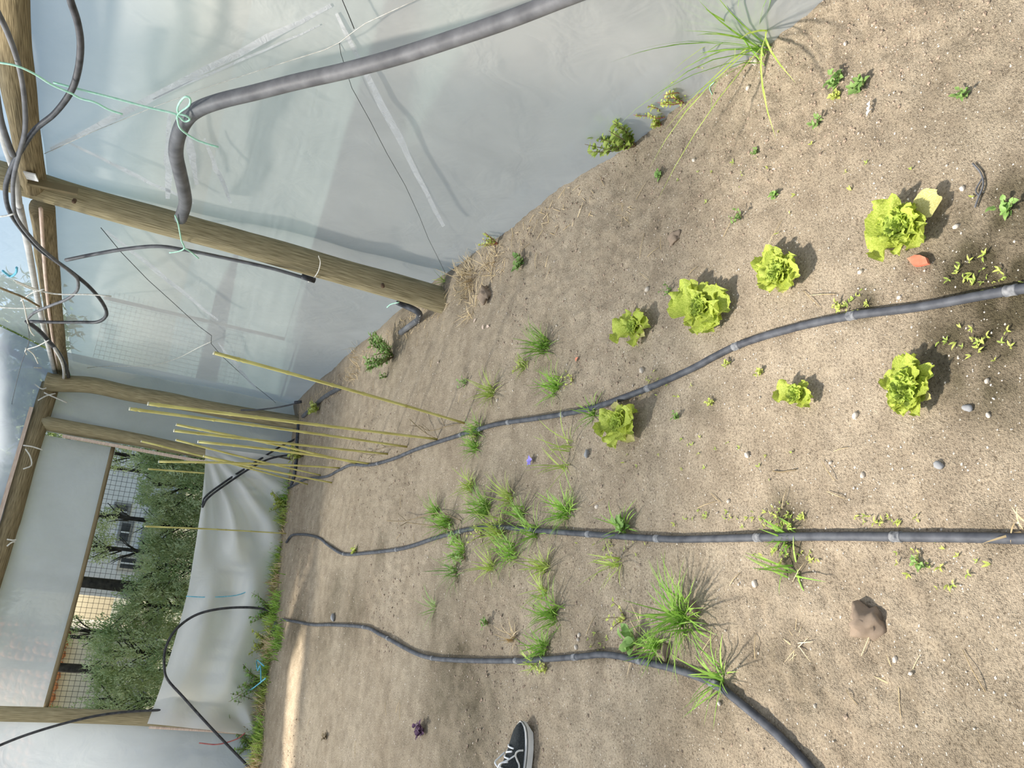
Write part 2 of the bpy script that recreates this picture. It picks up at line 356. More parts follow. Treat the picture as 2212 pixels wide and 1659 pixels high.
# --- roof film
for nm, ya, yb in (('ceiling', RID, 8.35), ('ceiling_front', .3, RID), ('ceiling_rear', -2., .3), ('ceiling_back', -4.3, -2.)):
    za, zb = 2.2+RS*((8.35-RID)-abs(ya-RID)) if ya >= .3 else roofz(ya), roofz(yb)
    if nm == 'ceiling': B = [(1.8, 8.46, 2.24), (-4.6, endY(-4.6), 2.24)]; T = [(1.8, RID, za), (-4.6, RID, za)]
    else: B = [(1.8, yb, zb), (-4.6, yb, zb)]; T = [(1.8, ya, za), (-4.6, ya, za)]
    sheet(nm, B, T, 40, 26, .03, M['film_far_roof' if nm == 'ceiling' else 'film_roof'], 8, (0, 0, 1))
sheet('wall_left', [(-4.6, -4.3, -.02), (-4.6, 6.83, -.02)], [(-4.6, -4.3, 2.2), (-4.6, 6.83, 2.24)], 30, 12, .02, M['film_wall'], 12, (1, 0, 0))
sheet('trim_left_gable_film', [(-4.6, a_, 2.18) for a_ in (-4.3, -2, .3, RID, 6.83)], [(-4.6, a_, max(2.19, roofz(a_)+(.0 if a_ < 6 else -.9))) for a_ in (-4.3, -2, .3, RID, 6.83)], 30, 8, .0, M['film_roof'], 13, (1, 0, 0))
sheet('wall_near', [(-4.6, -4.3, -.02), (1.78, -4.3, -.02)], [(-4.6, -4.3, 2.2), (1.78, -4.3, 2.2)], 30, 12, .02, M['film_wall'], 14, (0, 1, 0))

# --- end wall film, round the opening
n3 = np.array([EN[0], EN[1], 0])
def E_(x, z, off=0): p = np.array([x, endY(x), z]); return p+n3*off
oTR, oTL, oBR, oBL = atE(250, 968), atE(97, 1530), atE(440, 985), atE(315, 1565)
# upper panel
sheet('wall_back', [oTL, oTR], [E_(oTL[0], 2.26), E_(oTR[0]+.02, 2.26)], 60, 16, .02, M['film_end'], 31, n3)
tag(bpy.data.objects['wall_back'], 'grey film end wall above the long opening')
# right panel between the two right-hand posts
sheet('wall_back_right', [E_(1.06, -.02, -.02), E_(1.86, -.02, -.02)], [E_(1.06, 2.26, -.02), E_(1.86, 2.26, -.02)], 24, 30, .014, M['film_end'], 33, n3)
sheet('trim_film_seam', [atE(437, 970, .012), atE(640, 1005, .012)], [atE(432, 950, .012), atE(636, 985, .012)], 14, 4, .003, M['film_tarp'], 34, n3)
sheet('trim_film_overlap', [atE(100, 885, .01), atE(270, 930, .01)], [atE(92, 915, .01), atE(258, 962, .01)], 14, 4, .003, M['film_end'], 35, n3)
# left panel with an unseen gap, added so the sun strikes the soil as a strip
def back(px, py):
    p = G(px, py); k = (EN.dot(EA)-EN.dot(p[:2]))/EN.dot(-SD[:2]); return p-SD*k
h1, h2, h3, h4 = back(627, 1385), back(612, 1659), back(650, 1659), back(655, 1400)
def lin(a_, b_, x): return a_[2]+(b_[2]-a_[2])*(x-a_[0])/(b_[0]-a_[0])
xr = (h1[0]+h4[0])/2; xl = -3.3
zb = lambda x: lin(h1, h2, x); zt = lambda x: min(lin(h4, h3, x), 2.235)
sheet('wall_back_left', [E_(xr, -.02), E_(-1.26, -.02)], [E_(xr, 2.26), E_(-1.26, 2.26)], 12, 24, .01, M['film_left'], 36, n3)
sheet('wall_back_left_low', [E_(xl, -.02), E_(xr, -.02)], [E_(xl, zb(xl)), E_(xr, zb(xr))], 20, 20, .01, M['film_left'], 36, n3)
sheet('trim_film_above_gap', [E_(x_, zt(x_)) for x_ in (xl, -2.6, -2.2, xr)], [E_(x_, 2.26) for x_ in (xl, -2.6, -2.2, xr)], 20, 5, .0, M['film_end'], 36, n3)
sheet('wall_back_far_left', [E_(-4.6, -.02), E_(xl, -.02)], [E_(-4.6, 2.26), E_(xl, 2.26)], 14, 20, .01, M['film_end'], 36, n3)
print('GAP', h1, h2, h3, h4)

# --- outside ground
gv, gf = [], []
for j in range(41):
    for i in range(41):
        x_, y_ = -45+i*2.25, -40+j*2.75
        r_ = math.hypot(x_, y_-3); inside = (-4.7 < x_ < 1.9) and (-4.4 < y_ < 8.6)
        gv.append((x_, y_, -.14+(.25*float(noise2(x_*.2, y_*.2, 40)) if r_ > 12 else 0)))
for j in range(40):
    for i in range(40): gf.append((j*41+i, j*41+i+1, (j+1)*41+i+1, (j+1)*41+i))
tag(mk('ground_outside', gv, gf, M['road'], loc=(0, 0, 0)), 'rough grass and earth outside the greenhouse', kind='structure')

# ================================================================== TIMBER FRAME
def log(name, P, r, mat, label, cat, parent=None, group=None, seed=0, seg=16, n=8, wob=.08):
    o = tubeobj(name, P, r, mat, parent, None, seg, n, wob=wob, seed=seed)
    if parent is None: tag(o, label, cat, group)
    return o
# near post
pb = G(950, 648); pb = np.array([1.695, 4.28, ghs(1.695, 4.28)])
t = thing('wooden_post', pb, 'thick round weathered wooden post nearest the camera, against the right film', 'post')
log('log', [(1.695, 4.28, -.06), (1.70, 4.27, .6), (1.70, 4.25, 1.2), (1.70, 4.25, 1.8), (1.71, 4.25, 2.34)], lambda u: .076-.012*u, M['wood'], None, None, t, seed=3, n=10)
kp = atX(827, 618, 1.70-.06)
mk('knot', *tube([kp+np.array([.012, .012, 0]), kp-np.array([.004, .004, 0])], .011, 8)[:2], M['wood_knot'], t)
kp = atX(160, 435, 1.63); mk('knot', *tube([kp+np.array([.012, .012, 0]), kp-np.array([.004, .004, 0])], .010, 8)[:2], M['wood_knot'], t)
v, f_, u_ = boxbar(atX(60, 391, 1.64), atX(168, 414, 1.66), .012, .05); mk('cover_board', v, f_, M['wood_dark'], t, smooth=False)
# corner post (bowed)
cpts = [(635, 912), (560, 900), (470, 885), (380, 868), (280, 850), (200, 833), (125, 828)]
P = [atX(px, py, 1.60) for px, py in cpts]; P = [np.array([1.60+.0*k, 8.22, p[2]]) for k, p in enumerate(P)]
P = [atY(px, py, 8.22) for px, py in cpts]
t = thing('wooden_post', (P[0][0], P[0][1], 0), 'bowed round wooden post in the far right corner', 'post')
log('log', [P[0]-np.array([0, 0, .1])]+P+[P[-1]+np.array([0, 0, .1])], lambda u: .068+.012*u, M['wood'], None, None, t, seed=5)
# door post with pink lath
Pd = [atE(640, 1003, .06), atE(440, 978, .06), atE(270, 945, .06), atE(90, 913, .06)]
t = thing('wooden_post', (Pd[0][0], Pd[0][1], 0), 'round wooden post with a pale pink lath at the right side of the opening', 'post')
log('log', Pd, lambda u: .052+.012*u, M['wood'], None, None, t, seed=8)
v, f_, u_ = boxbar(atE(470, 1003, .085), atE(135, 942, .085), .028, .02); mk('lath', v, f_, M['lath'], t, smooth=False)
# left post
Pl = [atE(545, 1575, .05), atE(320, 1553, .05), atE(150, 1546, .05), atE(-60, 1540, .05)]
t = thing('wooden_post', (Pl[0][0], Pl[0][1], 0), 'round wooden post at the left side of the opening', 'post')
log('log', Pl, .056, M['wood'], None, None, t, seed=9)
# eave beams
b1 = [(1.66, 1.2, 2.15), (1.66, 2.6, 2.155), (1.66, 3.4, 2.15), (1.665, 4.20, 2.165)]
b1 = [atX(18, -120, 1.70), atX(22, 0, 1.70), atX(35, 150, 1.70), atX(55, 290, 1.70), atX(73, 400, 1.70)]
log('eave_beam', [b1[0]+(b1[0]-b1[1])*3]+b1, .058, M['wood_dark'], 'round eave log from the near post towards the camera, at the top of the right wall', 'beam', seed=11)
b2 = [atX(92, 450, 1.70), atX(100, 540, 1.69), atX(112, 640, 1.69), atX(124, 735, 1.68), atX(133, 800, 1.68)]
log('eave_beam', b2, .060, M['wood_dark'], 'round eave log running from the near post to the far corner post', 'beam', seed=12)
# end wall top beam
e1 = [atE(108, 832, .05), atE(60, 990, .05), atE(25, 1115, .05), atE(-5, 1210, .05)]
e1.append(e1[-1]+(e1[-1]-e1[0])*1.5)
log('top_beam', e1, .078, M['wood_dark'], 'thick round log along the top of the far end wall', 'beam', seed=13)
v, f_, u_ = boxbar(atE(68, 880, .13)+[0, 0, .0], atE(-20, 1180, .13), .02, .03); tag(mk('roof_lath', v, f_, M['lath'], loc=atE(68, 880, .13), smooth=False), 'pale pink lath pinning the roof film to the top of the end beam', 'lath')
# rafter from the corner, rising towards the camera
ra = atX(112, 812, 1.67); rb = atX(-5, 742, 1.72)
log('rafter', [ra, (ra+rb)/2, rb, rb+(rb-ra)*1.5], .030, M['wood_dark'], 'thin dark rafter rising from the far right corner under the roof film', 'rafter', seed=14)
# hem pole of the opening
log('hem_pole', [atE(245, 963, .02), atE(180, 1230, .02), atE(97, 1535, .02)], .018, M['wood_dark'], 'thin brown pole along the top edge of the end wall opening', 'pole', seed=15)
# laths and pale conduit along the eave
log('eave_lath', [atX(88, 450, 1.60), atX(98, 600, 1.61), atX(112, 720, 1.62), atX(126, 800, 1.63)], .010, M['lath'], 'narrow orange-brown lath along the far eave log', 'lath', seg=4, wob=0)
o = tubeobj('conduit', [atX(42, 445, 1.60), atX(62, 540, 1.60), atX(80, 640, 1.61), atX(100, 730, 1.62), atX(120, 812, 1.62)], .019, M['pipe_light']); tag(o, 'pale grey conduit running along the far eave log to the corner', 'pipe')
o = tubeobj('conduit', [atX(-60, -20, 1.56), atX(-20, 160, 1.58), atX(8, 300, 1.60), atX(30, 370, 1.60), atX(42, 445, 1.60)], .016, M['pipe_light']); tag(o, 'pale grey conduit passing in front of the near eave log', 'pipe')

# ================================================================== LOOSE TARP over the lower end wall
topp = [(440, 975), (437, 1030), (430, 1100), (418, 1180), (403, 1280), (385, 1350), (368, 1410), (345, 1485), (315, 1566)]
botp = [(648, 1012), (632, 1080), (618, 1160), (606, 1250), (595, 1330), (585, 1400), (575, 1470), (560, 1530), (545, 1592)]
def tfold(u, t):
    # folds fan out from the upper right corner, shallower scallops on the left
    u2 = 1-u
    ang = math.atan2((1-t)*.85+.02, u2*2.2+.02); rad = math.hypot((1-t)*.85, u2*2.2)
    f = .050*math.sin(ang*17)*math.exp(-((rad-.75)/.75)**2)*min(1, rad*2)
    f += .034*math.sin(t*15+u*5+1)*math.exp(-((u-.40)/.35)**2)
    f += .02*math.sin(math.atan2(t*.8+.02, u*2.2+.02)*9+2)*math.exp(-(u/.28)**2)
    return f+.03+.05*math.sin(PI*t)
tarp = sheet('plastic_sheet', [atE(*p)-n3*-.07 for p in botp][::-1], [atE(*p)+n3*.09 for p in topp][::-1], 120, 50, .006, M['film_tarp'], 51, n3, tfold, kind=None)
tag(tarp, 'loose creased milky plastic sheet hung across the lower end wall', 'plastic sheet')
hem = log('sheet_lath', [atE(322, 1571, .13), atE(440, 1578, .13), atE(530, 1584, .12)], .010, M['lath'], 'pale lath holding the left edge of the loose plastic sheet', 'lath', seg=4, wob=0)

# ================================================================== HOSES ON THE SOIL
def hose(pts, label, name='drip_hose', couplers=(), r=.0105, lift=None):
    P = [G(px, py) for px, py in pts]
    S = smoothpts(P, 10)
    S = [np.array([p[0], p[1], ghs(p[0], p[1])*.35+r*.9+.003]) for p in S]
    if lift: S = lift(S)
    t = thing(name, S[0], label, 'hose')
    V, Fc, UV = tube(S, r, 12); mk('tube', V, Fc, M['hose'], t, uv=UV)
    for c in couplers:
        q = G(*c); i = min(range(1, len(S)-1), key=lambda k: np.linalg.norm(S[k][:2]-q[:2])); d_ = S[i+1]-S[i-1]; d_ /= np.linalg.norm(d_)
        V, Fc, UV = tube([S[i]-d_*.013, S[i]-d_*.011, S[i]-d_*.004, S[i]-d_*.004, S[i]+d_*.004, S[i]+d_*.004, S[i]+d_*.011, S[i]+d_*.013], lambda u: r*(1.02 if u in (0, 1) else (1.16 if (u < .25 or u > .8) else 1.06)), 12)
        mk('coupler', V, Fc, M['dust'], t, uv=UV)
    return t
hose([(2300, 622), (2212, 628), (2110, 645), (1990, 665), (1845, 683), (1720, 710), (1600, 750), (1500, 800), (1390, 850), (1280, 885), (1170, 905), (1080, 918), (1000, 940), (900, 972), (850, 993), (800, 1005), (760, 1005), (730, 1018), (705, 1030), (665, 1035), (625, 1055)],
     'dusty black drip hose on the right, passing the lettuces and the bamboo canes', couplers=[(2195, 630), (1842, 684), (1597, 751), (1417, 839), (1225, 895), (1107, 912), (1000, 940), (822, 1000), (1040, 930)])
hose([(2300, 1166), (2212, 1165), (2090, 1162), (1945, 1161), (1800, 1160), (1650, 1163), (1500, 1166), (1430, 1165), (1280, 1155), (1155, 1146), (1090, 1140), (1030, 1143), (960, 1160), (880, 1185), (800, 1195), (745, 1197), (715, 1180), (690, 1162), (660, 1155), (635, 1157), (622, 1172)],
     'dusty black drip hose running straight down the middle of the bed', couplers=[(1945, 1161), (1650, 1163), (1433, 1165), (1281, 1155), (1156, 1146), (1000, 1150), (860, 1188), (745, 1196)])
hose([(1830, 1760), (1755, 1659), (1700, 1600), (1620, 1530), (1550, 1478), (1480, 1450), (1400, 1430), (1320, 1415), (1250, 1420), (1125, 1428), (1000, 1427), (930, 1420), (880, 1400), (830, 1372), (790, 1355), (720, 1350), (680, 1350), (640, 1343), (612, 1338)],
     'dusty black drip hose on the left that curves away at the near end', couplers=[(1550, 1479), (1395, 1432), (1252, 1420), (1126, 1428), (940, 1423), (845, 1381), (790, 1356)])
# supply pipe along the foot of the end wall and the elbow beside the near post
def gpipe(pts, r, mat, label, name='supply_pipe', n=6, dz=0):
    S = smoothpts([G(px, py)+np.array([0, 0, r*.8+dz]) for px, py in pts], n); V, Fc, UV = tube(S, r, 10)
    return tag(mk(name, V, Fc, mat, loc=S[0], uv=UV), label, 'pipe')
gpipe([(738, 838), (705, 858), (680, 880), (658, 900)], .019, M['pipe_grey'], 'grey supply pipe lying along the foot of the right film near the corner')
gpipe([(648, 912), (645, 945), (643, 985), (640, 1020), (632, 1050)], .016, M['hose'], 'dark supply pipe at the foot of the end wall behind the canes')
gpipe([(600, 1345), (585, 1380), (568, 1410)], .016, M['hose'], 'dark supply pipe half buried below the hanging cable loop')
gpipe([(545, 1560), (538, 1600), (533, 1640), (530, 1690)], .020, M['pipe_grey'], 'grey supply pipe in the weeds left of the loose plastic sheet')
t = thing('elbow_pipe', G(900, 700), 'grey pipe elbow bound with wire at the foot of the near post', 'pipe')
el = [atX(858, 652, 1.64), atX(880, 662, 1.63), atX(905, 676, 1.60)]
q = G(912, 694, .03)
V, Fc, UV = tube(smoothpts([el[0], el[1], el[2], q], 6), .019, 10); mk('upper_tube', V, Fc, M['hose'], t, uv=UV)
V, Fc, UV = tube(smoothpts([q, G(893, 706, .025), G(872, 720, .02)], 6), .019, 10); mk('lower_tube', V, Fc, M['pipe_grey'], t, uv=UV)
for k in (.0, .35, .7, 1.0):
    c = el[2]*(1-k)+q*k
    ring = [c+.022*np.array([math.cos(a_)*.9, math.sin(a_)*.6, math.cos(a_)*.4]) for a_ in np.linspace(0, 2*PI, 13)]
    mk('binding_wire', *tube(ring, .002, 5)[:2], M['pale_wire'], t)

# ================================================================== PIPES, CABLES, STRINGS AT THE RIGHT
pp = [(1300, -35), (1220, -5), (1100, 42), (975, 85), (860, 122), (750, 152), (640, 177), (550, 200), (480, 217), (430, 235), (402, 258), (386, 290), (380, 330), (388, 370), (397, 410), (400, 440), (390, 472)]
xx = [1.58, 1.58, 1.58, 1.58, 1.58, 1.58, 1.58, 1.58, 1.58, 1.58, 1.58, 1.58, 1.59, 1.60, 1.62, 1.64, 1.65]
t = thing('corrugated_conduit', atX(390, 472, 1.65), 'thick grey conduit curving along the right wall to the near post', 'pipe')
S = smoothpts([atX(p[0], p[1], x) for p, x in zip(pp, xx)], 6)
V, Fc, UV = tube(S, lambda u: .024+.006*u, 14); mk('tube', V, Fc, M['pipe_grey'], t, uv=UV)
def cable(name, pts, x, r, mat, label, cat='cable', n=6, seg=8, fn=None):
    f2 = fn or (lambda p: atX(p[0], p[1], x))
    P = [f2(p) for p in pts]; S = smoothpts(P, n) if n else P; V, Fc, UV = tube(S, r, seg)
    return tag(mk(name, V, Fc, mat, loc=P[-1], uv=UV), label, cat)
cable('black_hose', [(143, -40), (152, 0), (168, 50), (174, 100), (168, 155), (152, 200), (118, 245), (76, 280), (45, 325), (22, 370), (12, 410), (20, 455), (50, 500), (85, 538), (118, 562), (160, 592), (195, 622), (222, 655), (230, 680), (212, 695), (175, 696), (120, 696), (66, 694)], 1.52, .011, M['black'], 'black hose looping in front of the near post and back up to the eave', 'hose', 8)
cable('grey_hose', [(-8, 20), (18, 75), (40, 140), (52, 210), (54, 280), (42, 330), (30, 380), (28, 420), (36, 470), (75, 522), (112, 556), (155, 590), (168, 606), (166, 628), (145, 646), (110, 660), (75, 675), (58, 690)], 1.50, .009, M['pipe_grey'], 'thinner grey hose twisted with the black loop by the near post', 'hose', 8)
cable('black_hose', [(-10, 190), (2, 260), (18, 310), (28, 335)], 1.50, .012, M['pipe_grey'], 'short dark hose at the picture corner beside the near eave log', 'hose')
cable('rubber_hose', [(58, 694), (85, 715), (108, 740), (128, 765), (143, 795), (148, 818), (137, 835)], 1.56, .016, M['black'], 'dark hose from the tied knot down to the far corner', 'hose')
cable('thin_hose', [(118, 752), (133, 780), (138, 805), (136, 828)], 1.54, .012, M['pipe_light'], 'pale thin hose bent round the far corner joint', 'hose')
t = thing('feed_tube', atX(680, 605, 1.60), 'thin grey tube from the cable bundle down the left side of the near post', 'tube')
V, Fc, UV = tube(smoothpts([atX(142, 562, 1.58), atX(200, 550, 1.60), atX(270, 538, 1.62), atX(340, 532, 1.63), atX(400, 540, 1.63), atX(480, 556, 1.62), atX(580, 578, 1.61), atX(650, 598, 1.60), atX(675, 605, 1.60)], 6), .010, 8)
mk('tube', V, Fc, M['pipe_grey'], t, uv=UV)
a_, b_ = atX(652, 597, 1.60), atX(680, 606, 1.60); mk('end_cap', *tube([a_, b_], .016, 8)[:2], M['black'], t)
# cables at the far end wall
fE = lambda off: (lambda p: atE(p[0], p[1], off))
cable('black_cable', [(437, 1092), (445, 1072), (480, 1045), (520, 1018), (560, 993), (605, 965), (650, 940), (652, 915)], 0, .010, M['black'], 'upper of two black tubes slanting over the creased sheet to the corner', n=6, fn=fE(.16))
cable('black_cable', [(437, 1096), (450, 1075), (490, 1045), (540, 1012), (580, 992), (615, 984), (645, 981)], 0, .010, M['black'], 'lower of two black tubes slanting over the creased sheet to the corner', n=6, fn=fE(.2))
cable('black_cable', [(604, 1350), (600, 1330), (575, 1317), (530, 1312), (470, 1316), (420, 1330), (380, 1360), (358, 1400), (355, 1440), (362, 1468), (395, 1505), (440, 1555), (490, 1608), (540, 1660), (560, 1685)], 0, .011, M['black'], 'black cable loop hanging before the plastic sheet and falling to the left', n=6, fn=fE(.24))
cable('black_cable', [(-20, 1618), (50, 1590), (130, 1565), (200, 1548), (260, 1539), (320, 1535), (370, 1533)], 0, .010, M['black'], 'black cable crossing the left post at the top of the end wall', n=6, fn=fE(.14))
cable('thin_tube', [(520, 886), (560, 885), (605, 879), (655, 868)], 0, .008, M['pipe_grey'], 'short grey tube leaning beside the corner post', 'tube', fn=lambda p: atY(p[0], p[1], 8.1))
cable('tube_clip', [(636, 869), (660, 867)], 0, .014, M['black'], 'small black clip on the end of the grey tube near the corner', 'clip', n=2, fn=lambda p: atY(p[0], p[1], 8.05))
cable('vine_stem', [(430, 1605), (470, 1608), (510, 1597), (530, 1583)], 0, .005, M['stem_red'], 'thin reddish dry stem arching left of the loose sheet', 'stem', fn=fE(.15))
# wires on the right film
def wire(pts, x, r, mat, label, n=0, cat='wire'): return cable('wire', pts, x, r, mat, label, cat, n=n, seg=5)
wire([(735, -10), (752, 30), (765, 62)], 1.70, .0016, M['black_wire'], 'short black wire on the right film above the twisted tie')
wire([(733, 92), (736, 115), (760, 190), (800, 262), (835, 330), (875, 400), (905, 465), (925, 515), (945, 555), (962, 590)], 1.74, .0011, M['black_wire'], 'long black wire down the right film to the foot of the near post')
wire([(96, 332), (200, 285), (330, 232), (450, 188), (560, 152), (700, 108), (733, 92), (768, 65), (790, 50), (850, 22), (920, -10)], 1.70, .0014, M['pale_wire'], 'pale twisted wire crossing the right film behind the thick conduit')
wire([(218, 492), (262, 545), (320, 605), (370, 650), (430, 705), (457, 725), (456, 742), (478, 768), (540, 825), (590, 865), (622, 895)], 1.76, .0022, M['black_wire'], 'dark wire down the right film beyond the near post')
wire([(160, 803), (185, 795), (240, 791), (320, 790), (380, 775), (430, 750), (456, 738)], 1.74, .003, M['raffia'], 'pale string hanging from the far corner along the right film', 4, 'string')
# creases in the film (worn white lines), slightly proud strips of film
wr = bpy.data.objects['wall_right']
def crease(pts, wpx, x=1.735):
    L, R = [], []
    for i, (px, py) in enumerate(pts):
        q = pts[min(i+1, len(pts)-1)]; p0 = pts[max(i-1, 0)]; dx, dy = q[0]-p0[0], q[1]-p0[1]; l = math.hypot(dx, dy); nx_, ny_ = -dy/l, dx/l
        w2 = wpx*(.35+.65*math.sin(PI*(i+.5)/len(pts)))*(.8+.4*random.random())
        L.append(atX(px+nx_*w2, py+ny_*w2, x)); R.append(atX(px-nx_*w2, py-ny_*w2, x))
    V = L+R; n_ = len(L); o = mk('film_crease', V, [(i, i+1, n_+i+1, n_+i) for i in range(n_-1)], M['crease'], loc=(0, 0, 0)); o.parent = wr
def lerp(a_, b_, n_=9): return [(a_[0]+(b_[0]-a_[0])*k/n_+random.uniform(-2, 2), a_[1]+(b_[1]-a_[1])*k/n_+random.uniform(-2, 2)) for k in range(n_+1)]
crease(lerp((110, 325), (715, 12)), 9); crease(lerp((330, 215), (690, 55)), 3)
crease(lerp((725, 30), (960, 490), 12), 7); crease(lerp((230, 500), (470, 690)), 5); crease(lerp((150, 310), (420, 440)), 4)
crease(lerp((365, 240), (362, 430)), 8); crease(lerp((400, 260), (425, 400)), 8); crease(lerp((440, 300), (500, 440)), 5); crease(lerp((470, 740), (560, 850)), 3)
# twines
def strip(pts, fn, r, mat, label, name='twine', cat='twine', n=4): return cable(name, pts, 0, r, mat, label, cat, n=n, seg=5, fn=fn)
fX = lambda x: (lambda p: atX(p[0], p[1], x))
strip([(-10, 134), (35, 142), (75, 160), (110, 182), (150, 200), (175, 213), (205, 221), (235, 237), (265, 247)], fX(1.48), .0035, M['twine_green'], 'loose pale green twine tail hanging from the near eave log')
strip([(115, 178), (160, 190), (250, 213), (320, 232), (378, 246), (398, 262), (410, 258), (402, 250), (385, 244), (385, 228), (398, 210), (410, 212), (408, 228), (385, 246), (384, 262), (392, 280), (420, 300), (445, 310), (472, 318)], fX(1.545), .0038, M['twine_green'], 'pale green twine tied in a bow round the thick conduit')
strip([(378, 465), (384, 480), (388, 500), (392, 520), (398, 536), (385, 543), (366, 546)], fX(1.615), .004, M['twine_green'], 'pale green twine knotted round the near post')
strip([(398, 536), (412, 544), (429, 558)], fX(1.61), .004, M['twine_green'], 'short twine tail below the knot on the near post')
strip([(688, 553), (692, 566), (688, 585), (678, 600), (666, 609)], fX(1.61), .003, M['raffia'], 'white string tied round the lower half of the near post', 'string', 'string')
strip([(836, 664), (845, 657), (862, 653)], fX(1.63), .004, M['twine_green'], 'scrap of green twine at the foot of the near post')
strip([(6, 585), (22, 597), (34, 590), (36, 578)], fX(1.5), .007, M['twine_blue'], 'bright blue twine knot near the eave above the hoses')
RAF = [([(0, 468), (15, 466), (30, 462)], 'short piece at the picture edge by the eave'), ([(30, 605), (60, 618), (100, 632), (140, 636), (190, 636), (240, 640)], 'long strand crossing the hoses'), ([(35, 610), (70, 625), (115, 634)], 'strand beside the blue knot'), ([(45, 650), (70, 632), (95, 625)], 'short curled strand on the eave'),
       ([(0, 664), (40, 666), (85, 665)], 'straight strand by the eave'), ([(45, 640), (52, 660), (58, 690), (66, 715), (74, 725)], 'strand tied at the hose knot'), ([(105, 735), (80, 748), (55, 756), (58, 766)], 'strand below the hose knot'), ([(55, 752), (72, 765), (82, 785)], 'strand tip under the roof film')]
for k, (pts, s) in enumerate(RAF): strip(pts, fX(1.47), .0045, M['raffia'], 'white raffia, '+s, 'raffia_tie', 'string', 3)
RAF2 = [([(5, 808), (30, 798), (50, 793), (90, 795)], 'above the corner joint'), ([(75, 830), (90, 840), (100, 838)], 'round the corner joint'), ([(95, 848), (110, 855), (145, 870)], 'tails below the corner joint'), ([(82, 865), (100, 855), (120, 850)], 'bow below the corner joint'),
        ([(50, 962), (70, 965), (92, 972)], 'half way along the end beam'), ([(55, 970), (65, 985), (68, 1005), (50, 1013)], 'hanging loop half way along the end beam'), ([(15, 1165), (28, 1167), (35, 1166)], 'at the left end of the end beam'), ([(15, 1180), (25, 1172), (33, 1170)], 'lowest tail on the end beam')]
for k, (pts, s) in enumerate(RAF2): strip(pts, fE(.22), .006, M['raffia'], 'white raffia '+s, 'raffia_tie', 'string', 3)
strip([(0, 622), (25, 632), (50, 642), (85, 662)], fX(1.45), .007, M['stem'], 'rough brown dried stem tied along the eave', 'dried_stem', 'stem')
strip([(60, 700), (62, 740), (45, 790), (28, 860), (15, 930), (0, 1000)], fX(1.2), .002, M['black_wire'], 'thin dark wire stretched under the roof film', 'wire', 'wire')
strip([(140, 815), (150, 808), (152, 816), (142, 824)], fE(.2), .007, M['twine_green'], 'mint green twine knot at the far corner joint')
v, f_, u_ = boxbar(atX(54, 378, 1.63), atX(80, 384, 1.63), .07, .006, side=(0, .5, .9)); tag(mk('white_bracket', v, f_, M['white'], loc=atX(54, 378, 1.63), smooth=False), 'small white plate fixed at the top of the near post', 'bracket')
strip([(402, 1288), (450, 1290), (510, 1286), (545, 1272), (560, 1262)], fE(.17), .0045, M['twine_blue'], 'faint blue twine strung across the loose plastic sheet')
strip([(586, 1440), (570, 1428), (572, 1450), (578, 1440), (580, 1475)], lambda p: G(p[0]+10, p[1], .10), .006, M['twine_blue'], 'crumpled blue twine in the weeds below the plastic sheet')
strip([(592, 1467), (575, 1480), (560, 1490), (543, 1497)], lambda p: G(p[0]+14, p[1], .12), .006, M['twine_blue'], 'loose blue twine end lying over the weeds')

# ================================================================== BAMBOO CANES
def cane(base, tip, label, r0=.0075, lean=None):
    B = G(*base); T = atY(tip[0], tip[1], B[1]+(lean or 0)); n_ = 26; L = np.linalg.norm(T-B)
    bend = np.array([random.uniform(-.012, .012), random.uniform(-.02, .02), 0]); S = []; RR = []
    nodes = [k*random.uniform(.9, 1.1)*.17/L for k in range(1, int(L/.17)+1)]
    ts = sorted(set(list(np.linspace(0, 1, 12))+[q+e for q in nodes for e in (-.008, 0, .008) if 0 < q+e < 1]))
    for u in ts:
        S.append(B+(T-B)*u+bend*math.sin(PI*u)-np.array([0, 0, .03])*(1-u)); k = any(abs(u-q) < 1e-6 for q in nodes); RR.append(r0*(.72+.28*u)*(1.28 if k else 1))
    t = thing('bamboo_cane', B, label, 'cane', 'bamboo canes stuck in the soil beside the right hose' if base[1] < 1100 else None)
    V, Fc, UV = tube(S, lambda u: RR[int(round(u*(len(RR)-1)))], 8); mk('stalk', V, Fc, M['cane'], t, uv=UV)
    d_ = (S[-1]-S[-2]); d_ /= np.linalg.norm(d_); mk('cut_end', *tube([S[-1]-d_*.004, S[-1]+d_*.003], RR[-1]*1.04, 8)[:2], M['cane_end'], t)
    return t
for b_, tp, lb in [((1003, 915), (462, 762), 'bamboo cane nearest the camera, standing apart against the right film'),
                   ((945, 948), (320, 872), 'tall bamboo cane second from the near end of the row'),
                   ((880, 965), (280, 883), 'tallest bamboo cane, third from the near end of the row'),
                   ((838, 980), (376, 930), 'straight bamboo cane, fourth from the near end of the row'),
                   ((772, 1002), (381, 917), 'bamboo cane whose top crosses the straight fourth cane'),
                   ((800, 1002), (428, 954), 'bamboo cane with its top beside the door post foot, ending at the hose bend'),
                   ((693, 1027), (380, 950), 'leaning bamboo cane crossing the creased sheet near its upper corner'),
                   ((664, 1047), (305, 953), 'bamboo cane whose top rests before the pink lath'),
                   ((734, 1010), (343, 997), 'upper of the two canes reaching across the hedge'),
                   ((620, 1036), (320, 1013), 'lower of the two canes reaching across the hedge'),
                   ((717, 1043), (440, 985), 'short bamboo cane leaning in front of the sheet corner')]:
    cane(b_, tp, lb, .0085)
cane((618, 1152), (313, 1137), 'single thin bamboo cane standing at the end of the middle hose', .0075)
